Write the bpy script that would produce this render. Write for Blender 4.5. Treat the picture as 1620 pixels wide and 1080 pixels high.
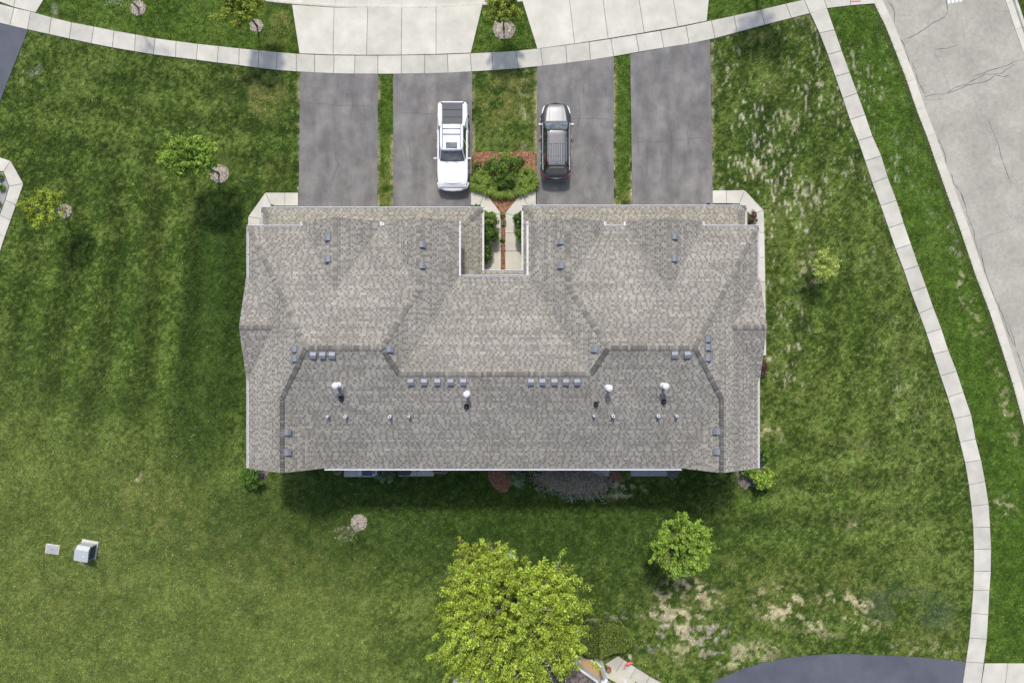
import bpy, math, random
import numpy as np
from mathutils import Vector, Matrix

random.seed(7)
RNG = np.random.default_rng(7)
scene = bpy.context.scene
for o in list(bpy.data.objects):
    bpy.data.objects.remove(o)

# ------------------------------------------------------------------ camera, sky, sun, exposure
CAM_H = 45.0
cam_data = bpy.data.cameras.new('camera')
cam_data.sensor_width = 36.0
cam_data.lens = 24.0
cam_data.clip_end = 2000.0
cam = bpy.data.objects.new('camera', cam_data)
scene.collection.objects.link(cam)
cam.location = (0, 0, CAM_H)
cam.rotation_euler = (0, 0, 0)
scene.camera = cam

SUN_EL = 56.0
SUN_AZ = -4.0          # degrees clockwise from +Y (towards +X)
world = bpy.data.worlds.new('World')
scene.world = world
world.use_nodes = True
wn = world.node_tree.nodes
wn.clear()
sky = wn.new('ShaderNodeTexSky')
sky.sky_type = 'NISHITA'
sky.sun_disc = False
sky.sun_elevation = math.radians(SUN_EL)
sky.sun_rotation = math.radians(SUN_AZ)
sky.air_density = 1.0
sky.dust_density = 2.5
sky.ozone_density = 1.0
bg = wn.new('ShaderNodeBackground')
bg.inputs['Strength'].default_value = 0.15
wo = wn.new('ShaderNodeOutputWorld')
world.node_tree.links.new(sky.outputs[0], bg.inputs[0])
world.node_tree.links.new(bg.outputs[0], wo.inputs[0])

sun_data = bpy.data.lights.new('sun', 'SUN')
sun_data.energy = 2.5
sun_data.angle = math.radians(5.0)
sun_data.color = (1.0, 0.955, 0.89)
sun = bpy.data.objects.new('sun', sun_data)
scene.collection.objects.link(sun)
el, az = math.radians(SUN_EL), math.radians(SUN_AZ)
to_sun = Vector((math.sin(az) * math.cos(el), math.cos(az) * math.cos(el), math.sin(el)))
sun.rotation_euler = to_sun.to_track_quat('Z', 'Y').to_euler()
sun.location = to_sun * 60

scene.view_settings.view_transform = 'Standard'
scene.view_settings.look = 'None'
scene.view_settings.gamma = 1.0
scene.view_settings.exposure = 0.34
scene.view_settings.use_curve_mapping = False

# ------------------------------------------------------------------ helpers
COL = scene.collection
SC = 1080.0


def W(px, py, z=0.0):
    """point at height z seen at photo pixel (px, py)"""
    k = (CAM_H - z) / SC
    return ((px - 810.0) * k, (540.0 - py) * k, z)


def W2(px, py, z=0.0):
    return W(px, py, z)[:2]


def tag(o, label=None, cat=None, group=None, kind=None):
    if label: o['label'] = label
    if cat: o['category'] = cat
    if group: o['group'] = group
    if kind: o['kind'] = kind
    return o


def empty(name, loc=(0, 0, 0), rz=0.0, label=None, cat=None, group=None, kind=None, parent=None):
    o = bpy.data.objects.new(name, None)
    COL.objects.link(o)
    o.location = loc
    o.rotation_euler = (0, 0, rz)
    o.empty_display_size = 0.2
    if parent: o.parent = parent
    return tag(o, label, cat, group, kind)


def obj(name, verts, faces, mat, parent=None, smooth=False, colors=None, **kw):
    me = bpy.data.meshes.new(name)
    me.from_pydata([tuple(v) for v in verts], [], [tuple(f) for f in faces])
    if colors is not None:
        a = me.color_attributes.new('Col', 'FLOAT_COLOR', 'POINT')
        a.data.foreach_set('color', np.asarray(colors, dtype=np.float32).ravel())
    if smooth:
        me.polygons.foreach_set('use_smooth', [True] * len(me.polygons))
    if mat: me.materials.append(mat)
    me.update()
    o = bpy.data.objects.new(name, me)
    COL.objects.link(o)
    if parent: o.parent = parent
    return tag(o, **kw) if kw else o


def fast_mesh(name, V, Fidx, nper, mat, parent=None, colors=None, smooth=False, **kw):
    """numpy mesh: V (n,3), Fidx (m,nper)"""
    me = bpy.data.meshes.new(name)
    n, m = len(V), len(Fidx)
    me.vertices.add(n)
    me.vertices.foreach_set('co', np.asarray(V, dtype=np.float32).ravel())
    me.loops.add(m * nper)
    me.loops.foreach_set('vertex_index', np.asarray(Fidx, dtype=np.int32).ravel())
    me.polygons.add(m)
    me.polygons.foreach_set('loop_start', np.arange(m, dtype=np.int32) * nper)
    me.polygons.foreach_set('loop_total', np.full(m, nper, dtype=np.int32))
    if smooth:
        me.polygons.foreach_set('use_smooth', np.ones(m, dtype=bool))
    if colors is not None:
        a = me.color_attributes.new('Col', 'FLOAT_COLOR', 'POINT')
        c = np.ones((n, 4), dtype=np.float32)
        c[:, :3] = colors
        a.data.foreach_set('color', c.ravel())
    if mat: me.materials.append(mat)
    me.update()
    me.validate()
    o = bpy.data.objects.new(name, me)
    COL.objects.link(o)
    if parent: o.parent = parent
    return tag(o, **kw) if kw else o


class MB:
    """collects shapes of ONE mesh"""
    def __init__(self):
        self.v, self.f = [], []

    def add(self, vs, fs):
        n = len(self.v)
        self.v += [tuple(v) for v in vs]
        self.f += [tuple(i + n for i in f) for f in fs]
        return self

    def box(self, x0, x1, y0, y1, z0, z1, M=None, bev=0.0):
        if bev > 0:
            b = min(bev, (x1 - x0) / 2.01, (y1 - y0) / 2.01)
            ring = [(x0 + b, y0), (x1 - b, y0), (x1, y0 + b), (x1, y1 - b), (x1 - b, y1), (x0 + b, y1), (x0, y1 - b), (x0, y0 + b)]
            cx, cy = (x0 + x1) / 2, (y0 + y1) / 2
            kx = max(0.02, 1 - 2 * b / (x1 - x0)); ky = max(0.02, 1 - 2 * b / (y1 - y0))
            ins = [(cx + (x - cx) * kx, cy + (y - cy) * ky) for x, y in ring]
            zb = max(z0, z1 - b)
            vs = [(x, y, z0) for x, y in ring] + [(x, y, zb) for x, y in ring] + [(x, y, z1) for x, y in ins]
            fs = [tuple(range(7, -1, -1)), tuple(range(16, 24))]
            for i in range(8):
                j = (i + 1) % 8
                fs += [(i, j, 8 + j, 8 + i), (8 + i, 8 + j, 16 + j, 16 + i)]
        else:
            vs = [(x0, y0, z0), (x1, y0, z0), (x1, y1, z0), (x0, y1, z0), (x0, y0, z1), (x1, y0, z1), (x1, y1, z1), (x0, y1, z1)]
            fs = [(3, 2, 1, 0), (4, 5, 6, 7), (0, 1, 5, 4), (1, 2, 6, 5), (2, 3, 7, 6), (3, 0, 4, 7)]
        if M is not None: vs = [tuple(M @ Vector(v)) for v in vs]
        return self.add(vs, fs)

    def prism(self, poly, z0, z1):
        """poly ccw list of (x,y)"""
        a = sum(poly[i][0] * poly[(i + 1) % len(poly)][1] - poly[(i + 1) % len(poly)][0] * poly[i][1] for i in range(len(poly)))
        if a < 0: poly = poly[::-1]
        n = len(poly)
        vs = [(x, y, z0) for x, y in poly] + [(x, y, z1) for x, y in poly]
        fs = [tuple(range(n - 1, -1, -1)), tuple(range(n, 2 * n))]
        fs += [(i, (i + 1) % n, n + (i + 1) % n, n + i) for i in range(n)]
        return self.add(vs, fs)

    def tube(self, pts, radii, n=8, cap=True):
        pts = [Vector(p) for p in pts]
        rings = []
        for i, p in enumerate(pts):
            d = (pts[min(i + 1, len(pts) - 1)] - pts[max(i - 1, 0)])
            if d.length < 1e-9: d = Vector((0, 0, 1))
            d.normalize()
            a = d.orthogonal().normalized() if abs(d.z) > .98 else d.cross(Vector((0, 0, 1))).normalized()
            b = d.cross(a)
            r = radii[i] if hasattr(radii, '__len__') else radii
            rings.append([p + (a * math.cos(2 * math.pi * k / n) + b * math.sin(2 * math.pi * k / n)) * r for k in range(n)])
        vs = [v for r in rings for v in r]
        fs = []
        for i in range(len(rings) - 1):
            for k in range(n):
                k2 = (k + 1) % n
                fs.append((i * n + k, i * n + k2, (i + 1) * n + k2, (i + 1) * n + k))
        if cap:
            fs += [tuple(range(n - 1, -1, -1)), tuple(range((len(rings) - 1) * n, len(rings) * n))]
        return self.add(vs, fs)

    def lathe(self, prof, c=(0, 0, 0), n=16, M=None):
        """prof list of (r,z)"""
        vs, fs = [], []
        for r, z in prof:
            for k in range(n):
                t = 2 * math.pi * k / n
                vs.append((c[0] + r * math.cos(t), c[1] + r * math.sin(t), c[2] + z))
        for i in range(len(prof) - 1):
            for k in range(n):
                k2 = (k + 1) % n
                fs.append((i * n + k, i * n + k2, (i + 1) * n + k2, (i + 1) * n + k))
        fs.append(tuple(range(n - 1, -1, -1)))
        fs.append(tuple(range((len(prof) - 1) * n, len(prof) * n)))
        if M is not None: vs = [tuple(M @ Vector(v)) for v in vs]
        return self.add(vs, fs)

    def build(self, name, mat, parent=None, smooth=False, **kw):
        return obj(name, self.v, self.f, mat, parent, smooth, **kw)


# ------------------------------------------------------------------ materials
def new_mat(name):
    m = bpy.data.materials.new(name)
    m.use_nodes = True
    nt = m.node_tree
    nt.nodes.clear()
    out = nt.nodes.new('ShaderNodeOutputMaterial')
    b = nt.nodes.new('ShaderNodeBsdfPrincipled')
    nt.links.new(b.outputs[0], out.inputs[0])
    return m, nt, b, out


def node(nt, t, **kw):
    n = nt.nodes.new(t)
    for k, v in kw.items():
        if k in n.inputs.keys() if isinstance(k, str) else False:
            n.inputs[k].default_value = v
        else:
            setattr(n, k, v)
    return n


def mat_noise(name, c1, c2, scale=4.0, rough=0.85, bump=0.0, detail=6.0, fine=None, metal=0.0, spec=0.3, patch=None, attr=False, rnd=0.0, stretch=None):
    """two-colour world-space noise; optional larger patches and per-object brightness"""
    m, nt, b, out = new_mat(name)
    L = nt.links.new
    geo = nt.nodes.new('ShaderNodeNewGeometry')
    nz = node(nt, 'ShaderNodeTexNoise'); nz.inputs['Scale'].default_value = scale; nz.inputs['Detail'].default_value = detail
    nz.inputs['Roughness'].default_value = 0.65
    L(geo.outputs['Position'], nz.inputs['Vector'])
    rp = nt.nodes.new('ShaderNodeValToRGB')
    rp.color_ramp.elements[0].position = 0.3; rp.color_ramp.elements[1].position = 0.7
    rp.color_ramp.elements[0].color = (*c1, 1); rp.color_ramp.elements[1].color = (*c2, 1)
    L(nz.outputs['Fac'], rp.inputs[0])
    col = rp.outputs[0]
    if patch:
        pz = node(nt, 'ShaderNodeTexNoise'); pz.inputs['Scale'].default_value = patch[0]; pz.inputs['Detail'].default_value = 3
        if stretch:
            mp = node(nt, 'ShaderNodeMapping'); mp.inputs['Scale'].default_value = (stretch[0], stretch[1], 1)
            L(geo.outputs['Position'], mp.inputs['Vector']); L(mp.outputs[0], pz.inputs['Vector'])
            pz.inputs['Detail'].default_value = 6
        else:
            L(geo.outputs['Position'], pz.inputs['Vector'])
        mr = node(nt, 'ShaderNodeMapRange'); mr.inputs[1].default_value = 0.35; mr.inputs[2].default_value = 0.65
        mr.inputs[3].default_value = patch[1]; mr.inputs[4].default_value = patch[2]
        L(pz.outputs['Fac'], mr.inputs[0])
        mx = node(nt, 'ShaderNodeMix', data_type='RGBA', blend_type='MULTIPLY'); mx.inputs[0].default_value = 1.0
        L(col, mx.inputs[6]); L(mr.outputs[0], mx.inputs[7])
        col = mx.outputs[2]
    if rnd:
        oi = nt.nodes.new('ShaderNodeObjectInfo')
        mr = node(nt, 'ShaderNodeMapRange'); mr.inputs[3].default_value = 1 - rnd; mr.inputs[4].default_value = 1 + rnd
        L(oi.outputs['Random'], mr.inputs[0])
        mx = node(nt, 'ShaderNodeMix', data_type='RGBA', blend_type='MULTIPLY'); mx.inputs[0].default_value = 1.0
        L(col, mx.inputs[6]); L(mr.outputs[0], mx.inputs[7])
        col = mx.outputs[2]
    if attr:
        at = node(nt, 'ShaderNodeAttribute'); at.attribute_name = 'Col'
        mx = node(nt, 'ShaderNodeMix', data_type='RGBA', blend_type='MULTIPLY'); mx.inputs[0].default_value = 1.0
        L(col, mx.inputs[6]); L(at.outputs['Color'], mx.inputs[7])
        col = mx.outputs[2]
    L(col, b.inputs['Base Color'])
    b.inputs['Roughness'].default_value = rough
    b.inputs['Metallic'].default_value = metal
    b.inputs['Specular IOR Level'].default_value = spec
    if bump:
        fz = node(nt, 'ShaderNodeTexNoise'); fz.inputs['Scale'].default_value = fine or scale * 6; fz.inputs['Detail'].default_value = 4
        L(geo.outputs['Position'], fz.inputs['Vector'])
        bp = node(nt, 'ShaderNodeBump'); bp.inputs['Strength'].default_value = bump; bp.inputs['Distance'].default_value = 0.02
        L(fz.outputs['Fac'], bp.inputs['Height']); L(bp.outputs[0], b.inputs['Normal'])
    return m


def mat_plain(name, c, rough=0.5, metal=0.0, spec=0.5, coat=0.0, var=0.06, trans=0.0):
    m = mat_noise(name, tuple(x * (1 - var) for x in c), tuple(min(1, x * (1 + var)) for x in c), 9.0, rough, 0.0, 3.0, None, metal, spec)
    b = [n for n in m.node_tree.nodes if n.type == 'BSDF_PRINCIPLED'][0]
    b.inputs['Coat Weight'].default_value = coat
    b.inputs['Coat Roughness'].default_value = 0.03
    b.inputs['Transmission Weight'].default_value = trans
    return m


def mat_leaf(name, translucent=0.35, rough=0.6):
    m, nt, b, out = new_mat(name)
    L = nt.links.new
    at = node(nt, 'ShaderNodeAttribute'); at.attribute_name = 'Col'
    L(at.outputs['Color'], b.inputs['Base Color'])
    b.inputs['Roughness'].default_value = rough
    b.inputs['Specular IOR Level'].default_value = 0.25
    tr = nt.nodes.new('ShaderNodeBsdfTranslucent')
    L(at.outputs['Color'], tr.inputs['Color'])
    mx = nt.nodes.new('ShaderNodeMixShader'); mx.inputs[0].default_value = translucent
    L(b.outputs[0], mx.inputs[1]); L(tr.outputs[0], mx.inputs[2]); L(mx.outputs[0], out.inputs[0])
    return m


M = {}
M['grass'] = mat_leaf('grass_blades', 0.25, 0.75)
M['leaf'] = mat_leaf('leaves', 0.35, 0.55)
M['soil'] = mat_noise('lawn_soil', (0.75, 0.75, 0.75), (1.15, 1.15, 1.1), 5.0, 0.95, 0.6, 8.0, 30.0, spec=0.1, attr=True)
M['far_grass'] = mat_noise('far_grass', (0.035, 0.055, 0.014), (0.075, 0.095, 0.03), 0.6, 0.95, 0.0, 8.0, spec=0.1)
M['concrete'] = mat_noise('concrete', (0.44, 0.42, 0.362), (0.53, 0.51, 0.445), 1.3, 0.85, 0.12, 9.0, 60.0, patch=(0.8, 0.90, 1.05), rnd=0.10)
M['concrete_pale'] = mat_noise('concrete_pale', (0.475, 0.455, 0.387), (0.555, 0.535, 0.46), 1.3, 0.85, 0.12, 9.0, 60.0, patch=(0.7, 0.91, 1.05), rnd=0.045)
M['concrete_grey'] = mat_noise('concrete_grey', (0.30, 0.30, 0.31), (0.38, 0.38, 0.39), 1.5, 0.85, 0.12, 9.0, 60.0, rnd=0.04)
M['joint'] = mat_noise('joint_filler', (0.05, 0.047, 0.04), (0.09, 0.085, 0.07), 6.0, 0.95)
M['road'] = mat_noise('road_surface', (0.30, 0.285, 0.24), (0.40, 0.385, 0.325), 4.0, 0.92, 0.3, 12.0, 45.0, patch=(0.4, 0.86, 1.06))
M['sealant'] = mat_plain('crack_sealant', (0.06, 0.06, 0.06), 0.6, spec=0.3, var=0.3)
M['hair_crack'] = mat_plain('hair_crack', (0.23, 0.225, 0.21), 0.95, spec=0.1, var=0.3)
M['asphalt'] = mat_noise('driveway_asphalt', (0.122, 0.119, 0.118), (0.205, 0.195, 0.180), 1.0, 0.9, 0.35, 12.0, 60.0, patch=(0.8, 0.82, 1.18), stretch=(1.5, .55))
M['asphalt_dark'] = mat_noise('fresh_asphalt', (0.075, 0.082, 0.102), (0.10, 0.108, 0.13), 1.0, 0.8, 0.3, 10.0, 60.0, patch=(0.3, 0.9, 1.1))
M['mulch'] = mat_noise('red_mulch', (0.21, 0.095, 0.052), (0.46, 0.25, 0.15), 7.0, 0.95, 0.9, 10.0, 26.0, spec=0.1)
M['mulch_pale'] = mat_noise('pale_mulch', (0.26, 0.22, 0.17), (0.56, 0.50, 0.41), 8.0, 0.95, 0.9, 10.0, 28.0, spec=0.1)
M['mulch_grey'] = mat_noise('grey_mulch', (0.13, 0.11, 0.10), (0.30, 0.27, 0.24), 7.0, 0.95, 0.9, 10.0, 28.0, spec=0.1)
M['shingle'] = mat_noise('roof_shingles', (0.86, 0.86, 0.86), (1.12, 1.11, 1.10), 16.0, 0.95, 0.35, 8.0, 120.0, spec=0.15, patch=(0.55, 0.91, 1.07), attr=True)
M['white'] = mat_plain('white_trim', (0.64, 0.64, 0.64), 0.4, var=0.03)
M['white_vinyl'] = mat_plain('white_vinyl', (0.74, 0.74, 0.72), 0.45, var=0.03)
M['siding'] = mat_noise('vinyl_siding', (0.46, 0.43, 0.37), (0.52, 0.49, 0.43), 2.0, 0.6, 0.0)
M['brick_wall'] = mat_noise('stone_base', (0.24, 0.2, 0.17), (0.4, 0.34, 0.28), 5.0, 0.9, 0.5)
M['vent'] = mat_plain('grey_vent', (0.19, 0.20, 0.225), 0.5, metal=0.1, var=0.06)
M['vent_dark'] = mat_plain('vent_louvre', (0.03, 0.03, 0.035), 0.7)
M['black'] = mat_plain('black_plastic', (0.018, 0.018, 0.02), 0.5, var=0.1)
M['pipe'] = mat_plain('vent_pipe', (0.62, 0.62, 0.62), 0.4, var=0.05)
M['rubber'] = mat_plain('tyre_rubber', (0.02, 0.02, 0.021), 0.85, spec=0.2)
M['rim'] = mat_plain('alloy', (0.55, 0.56, 0.58), 0.25, metal=0.9)
M['chrome'] = mat_plain('chrome', (0.75, 0.76, 0.78), 0.12, metal=1.0, var=0.01)
M['car_white'] = mat_plain('white_car_paint', (0.80, 0.81, 0.82), 0.28, coat=1.0, var=0.015)
M['car_dark'] = mat_plain('dark_car_paint', (0.018, 0.018, 0.020), 0.2, metal=0.0, spec=0.6, coat=1.0, var=0.02)
M['car_sky_silver'] = mat_plain('silver_sky_reflection', (0.21, 0.21, 0.215), 0.42, metal=0.2, coat=0.0, var=0.05)  # hood and ribs: sky reflection painted over the dark car; crossbars share it
M['car_roof_sky'] = mat_plain('roof_sky_reflection', (0.11, 0.11, 0.118), 0.4, metal=0.2, var=.1)  # sky reflection on the dark car roof, painted as grey
M['glass_dark'] = mat_plain('dark_glass', (0.016, 0.02, 0.026), 0.03, spec=0.9, coat=0.5, var=0.05)
M['glass_blue'] = mat_noise('glass_painted_reflections', (0.02, 0.035, 0.08), (0.20, 0.22, 0.22), 2.2, 0.03, 0.0, 3.0, spec=0.9)  # blotches paint reflections and cabin glimpses into the glass colour
M['vinyl_grey'] = mat_plain('tonneau_vinyl', (0.05, 0.054, 0.066), 0.55, var=0.06)
M['red_lens'] = mat_plain('red_lens', (0.14, 0.008, 0.008), 0.15, coat=0.8)
M['clear_lens'] = mat_plain('clear_lens', (0.6, 0.62, 0.64), 0.1, coat=0.9)
M['interior'] = mat_plain('seat_fabric', (0.32, 0.30, 0.26), 0.9)
M['bark'] = mat_noise('bark', (0.09, 0.07, 0.055), (0.2, 0.17, 0.14), 12.0, 0.95, 0.6, 6.0, 40.0)
M['bark_grey'] = mat_noise('grey_bark', (0.20, 0.18, 0.165), (0.34, 0.31, 0.29), 12.0, 0.95, 0.4, 6.0, 40.0)
M['util_green'] = mat_plain('utility_cabinet_paint', (0.40, 0.43, 0.425), 0.45, var=0.05)
M['util_side'] = mat_plain('utility_louvre', (0.05, 0.06, 0.07), 0.6)
M['pale_green'] = mat_plain('pale_green_paint', (0.46, 0.62, 0.49), 0.5)
M['wood'] = mat_noise('weathered_wood', (0.26, 0.16, 0.08), (0.42, 0.29, 0.17), 6.0, 0.8, 0.3)
M['mat_tan'] = mat_noise('porch_mat', (0.36, 0.23, 0.11), (0.50, 0.34, 0.18), 14.0, 0.95, 0.5)
M['navy'] = mat_plain('navy_lid', (0.025, 0.04, 0.085), 0.35, coat=0.3)
M['grey_plastic'] = mat_plain('light_grey_plastic', (0.55, 0.57, 0.62), 0.5)
M['brown_plastic'] = mat_plain('dark_brown_plastic', (0.045, 0.035, 0.045), 0.55)
M['teal'] = mat_plain('teal_hose', (0.02, 0.20, 0.17), 0.5)
M['pink'] = mat_plain('pink_paint', (0.75, 0.12, 0.16), 0.4)
M['terracotta'] = mat_plain('terracotta', (0.30, 0.14, 0.08), 0.8)
M['tactile'] = mat_plain('red_tactile', (0.56, 0.36, 0.32), 0.8)
M['stone'] = mat_noise('grey_gravel', (0.16, 0.155, 0.15), (0.42, 0.41, 0.39), 9.0, 0.95, 0.9, 10.0, 30.0)
M['neighbor_roof'] = mat_noise('neighbor_shingles', (0.9, 0.9, 0.9), (1.1, 1.1, 1.1), 14.0, 0.95, 0.3, 8.0, 100.0, spec=0.15, attr=True)

# ------------------------------------------------------------------ ground plan in photo pixels
rowsA_up = [(-66, -10), (-33, -2), (0, 7), (23, 13), (49, 19), (82, 28), (114, 36), (149, 42.5), (181, 49), (215, 55), (246, 61), (279, 65.5), (313, 70), (346, 73.5), (379, 77), (410, 80), (439, 83),
            (469, 85.5), (498, 87), (529, 88), (562, 88.4), (598, 88.4), (635, 88), (672, 87.4), (708, 86.4), (744, 85), (778, 83.3), (816, 81), (855, 77), (895, 72), (932, 67), (966, 62), (1006, 55.5), (1045, 49),
            (1085, 41.5), (1125, 33), (1161, 25.5), (1203, 16), (1243, 6.5), (1272, 0)]
rowsA_lo = [(-76, 18), (-42, 26), (-8, 35), (16, 41), (44, 47.5), (78, 55), (110, 62), (145, 69.5), (178, 76), (213, 82), (243, 87), (278, 91.5), (311, 95.5), (344, 100), (378, 104), (408, 108), (437, 111.5),
            (469, 114), (498, 115.7), (528, 116.8), (561, 117.5), (598, 117.8), (635, 117.6), (672, 117), (709, 116), (746, 114), (780, 112), (820, 109), (859, 105), (897, 100.5), (934, 96), (971, 90), (1011, 83), (1050, 76.5),
            (1090, 70), (1131, 61.5), (1166, 52), (1210, 40), (1252, 29.5), (1281, 22)]
right_L = [(1281, 21), (1296, 53), (1309, 87), (1321, 122), (1333, 156), (1344, 190), (1357, 223), (1368, 255), (1379.6, 290), (1392.5, 325.5), (1405, 361), (1416.6, 394.6), (1429.4, 428), (1440.7, 462), (1453.5, 496),
           (1465, 527), (1476, 560), (1487, 594.5), (1498.7, 628), (1509, 662), (1518, 699), (1526, 731), (1532, 767), (1536, 800), (1539, 834), (1540, 868), (1540, 903), (1539, 933), (1536, 969), (1533, 1008), (1527.5, 1046), (1522, 1084), (1516, 1122)]
right_R = [(1308, 13.5), (1320, 48), (1331.5, 81), (1344, 115), (1356, 148), (1368.5, 182), (1380, 216), (1394, 247), (1404, 280.5), (1418, 317.5), (1429.4, 353), (1441, 386.6), (1452.6, 420), (1465, 454), (1476, 486),
           (1489, 520), (1500, 554), (1513, 587), (1523.7, 620), (1536, 656), (1543, 694), (1551.6, 727.5), (1558, 761), (1563.7, 797), (1566, 833), (1567.5, 868), (1567, 903), (1565, 933), (1563, 971.6), (1560.8, 1010), (1556, 1048), (1551, 1086), (1545, 1124)]
road_grass = [(1352, -60), (1366, -30), (1382, 1), (1402, 42), (1418, 82), (1436, 129), (1451, 173.6), (1467.5, 216), (1480, 252), (1498.5, 304.6), (1521, 365.7), (1543.5, 433), (1566, 491), (1585, 549), (1603, 606), (1621, 672), (1640, 745), (1662, 840), (1680, 940), (1695, 1060), (1705, 1180)]
road_far = [(1592, -60), (1600, -26), (1608, 0), (1622, 42), (1640, 92), (1658, 140), (1674, 184), (1691, 228), (1704, 264), (1722, 316), (1744, 377), (1766, 444), (1788, 502), (1808, 560), (1826, 617), (1844, 683), (1863, 756), (1885, 851), (1903, 950), (1918, 1070), (1928, 1190)]
# street along the top of the picture: curb line a little above the frame
street_edge = [(-140, -118), (-60, -92), (30, -66), (120, -44), (210, -27), (300, -14), (380, -4), (430, 2.5), (480, 7), (530, 10.5), (580, 12), (635, 12.4), (690, 11.5), (745, 8.8), (790, 5.2), (830, 1), (880, -5), (940, -13), (1000, -23), (1060, -34), (1120, -47), (1180, -61), (1240, -76), (1290, -90), (1330, -104)]

asphalt_polys = {
    'd1': [(475.5, 114.6), (598.5, 118), (596, 360), (472, 360)],
    'd2': [(622, 118), (747, 114), (746, 304), (745, 360), (622.5, 360)],
    'd3': [(849.5, 105.5), (971, 90), (970.5, 360), (849, 360)],
    'd4': [(997, 86), (1123, 63.5), (1127, 300), (1127.5, 360), (1001, 360)],
    'd5': [(-60, 22), (-8, 35.2), (45, 47.8), (30, 85), (14, 125), (0, 162), (-60, 300)],
    'd6': [(1100, 1094), (1129, 1077.6), (1150, 1067), (1172, 1058), (1205, 1048), (1244, 1040), (1285, 1035.5), (1331, 1033.5), (1385, 1035), (1437, 1037.6), (1490, 1042), (1527, 1046), (1520, 1100), (1510, 1180), (1100, 1180)],
}
apron_polys = [
    [(462, 8), (529, 12.5), (527, 87.5), (474, 85.5)],
    [(529, 12.5), (582, 13), (580, 88), (527, 87.5)],
    [(582, 13), (636, 13), (635, 87.8), (580, 88)],
    [(636, 13), (690, 12.5), (690, 86.6), (635, 87.8)],
    [(690, 12.5), (745, 9.5), (764, 6.5), (745, 84.6), (690, 86.6)],
    [(826, 1.5), (850, 78), (909, 70), (900, -6)],
    [(900, -6), (909, 70), (962, 62), (952, -14)],
    [(952, -14), (962, 62), (1019, 52.5), (1007, -23)],
    [(1007, -23), (1019, 52.5), (1072, 43.2), (1060, -33)],
    [(1060, -33), (1072, 43.2), (1118, 34), (1126, -47)],
    [(-60, -84), (-30, -8), (22, 12), (28, -14), (44, -63)],
    [(44, -63), (28, -14), (22, 12), (57, 21), (70, 0), (98, -50)],
    [(1557, 1048), (1594, 1048), (1584, 1122), (1545, 1124)],
    [(1594, 1048), (1621, 1048), (1640, 1048), (1655, 1124), (1584, 1122)],
]
walk_polys = [
    # left front corner of the house
    [(451, 305), (472, 305), (472, 326), (451, 326)],
    [(420, 305), (451, 305), (451, 326), (430, 326)],
    [(420, 305), (430, 326), (412, 346), (393, 343)],
    [(393, 343), (412, 346), (412, 384), (392, 384)],
    [(392, 384), (412, 384), (412, 424), (403, 424)],
    # entry court, left walk
    [(745, 304), (767, 304), (759, 326), (745, 326)],
    [(767, 304), (792.4, 337), (776, 342), (759, 326)],
    [(792.4, 337), (792.6, 369), (768, 369), (768, 345), (776, 342)],
    [(792.6, 369), (792.6, 397), (764, 397), (764, 369)],
    [(792.6, 397), (792.6, 440), (760, 440), (760, 397)],
    # entry court, right walk
    [(848, 303), (826, 304), (834, 326), (848, 326)],
    [(826, 304), (799.4, 337), (814, 342), (834, 326)],
    [(799.4, 337), (799, 369), (822, 369), (822, 345), (814, 342)],
    [(799, 369), (799, 397), (826, 397), (826, 369)],
    [(799, 397), (799, 440), (830, 440), (830, 397)],
    # right end of the house
    [(1127, 301.5), (1149, 301.3), (1149, 322), (1127, 322)],
    [(1149, 301.3), (1178, 301), (1169.5, 322.5), (1149, 322)],
    [(1178, 301), (1208, 333), (1187, 340), (1169.5, 322.5)],
    [(1208, 333), (1209, 368), (1187, 368), (1187, 340)],
    [(1209, 368), (1210, 407.5), (1187, 407.5), (1187, 368)],
    [(1210, 407.5), (1210.6, 446), (1187, 446), (1187, 407.5)],
    [(1210.6, 446), (1211, 485), (1187, 485), (1187, 446)],
    [(1211, 485), (1211.6, 524), (1187, 524), (1187, 485)],
    [(1211.6, 524), (1212, 562.5), (1187, 562.5), (1187, 524)],
]
neighbor_walk = [
    [(-24, 243), (0, 249), (17.5, 255), (6, 272), (-24, 268)],
    [(17.5, 255), (37.5, 291), (15, 295), (6, 272)],
    [(37.5, 291), (26, 325), (9, 317), (15, 295)],
    [(26, 325), (17.5, 349), (0, 341), (9, 317)],
    [(17.5, 349), (8, 375), (-9, 367), (0, 341)],
    [(8, 375), (0, 400), (-18, 393), (-9, 367)],
    [(0, 400), (-9, 426), (-27, 419), (-18, 393)],
]
south_walk = [
    [(957, 1050), (978, 1036.5), (987, 1043), (974, 1062)],
    [(987, 1043), (1006, 1055), (996, 1073), (974, 1062)],
    [(1006, 1055), (1028, 1069), (1018, 1087), (996, 1073)],
    [(1028, 1069), (1052, 1082), (1042, 1102), (1018, 1087)],
    [(1052, 1082), (1076, 1097), (1066, 1117), (1042, 1102)],
]
south_patio = [(706, 1100), (718, 1074), (735, 1057), (768, 1060), (800, 1072), (805, 1100)]
patio_polys = [
    [(544, 700), (572, 700), (572, 754), (544, 754)], [(572, 700), (600, 700), (600, 754), (572, 754)],
    [(630.5, 700), (659, 700), (659, 753), (630.5, 753)], [(659, 700), (686.7, 700), (686.7, 753), (659, 753)],
    [(907, 700), (935, 700), (935, 753), (907, 753)], [(935, 700), (964, 700), (964, 753), (935, 753)],
    [(997, 700), (1027, 700), (1027, 753), (997, 753)], [(1027, 700), (1055.5, 700), (1055.5, 753), (1027, 753)],
]
east_link = [[(1272, 0), (1281, 22), (1308, 14), (1301, -7)], [(1301, -7), (1308, 14), (1345, 9.5), (1345, -10)], [(1345, -10), (1345, 4), (1360, 3), (1360, -11)], [(1345, 4), (1345, 9.5), (1385, 6.5), (1377, -12), (1360, -11), (1360, 3)]]


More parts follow.
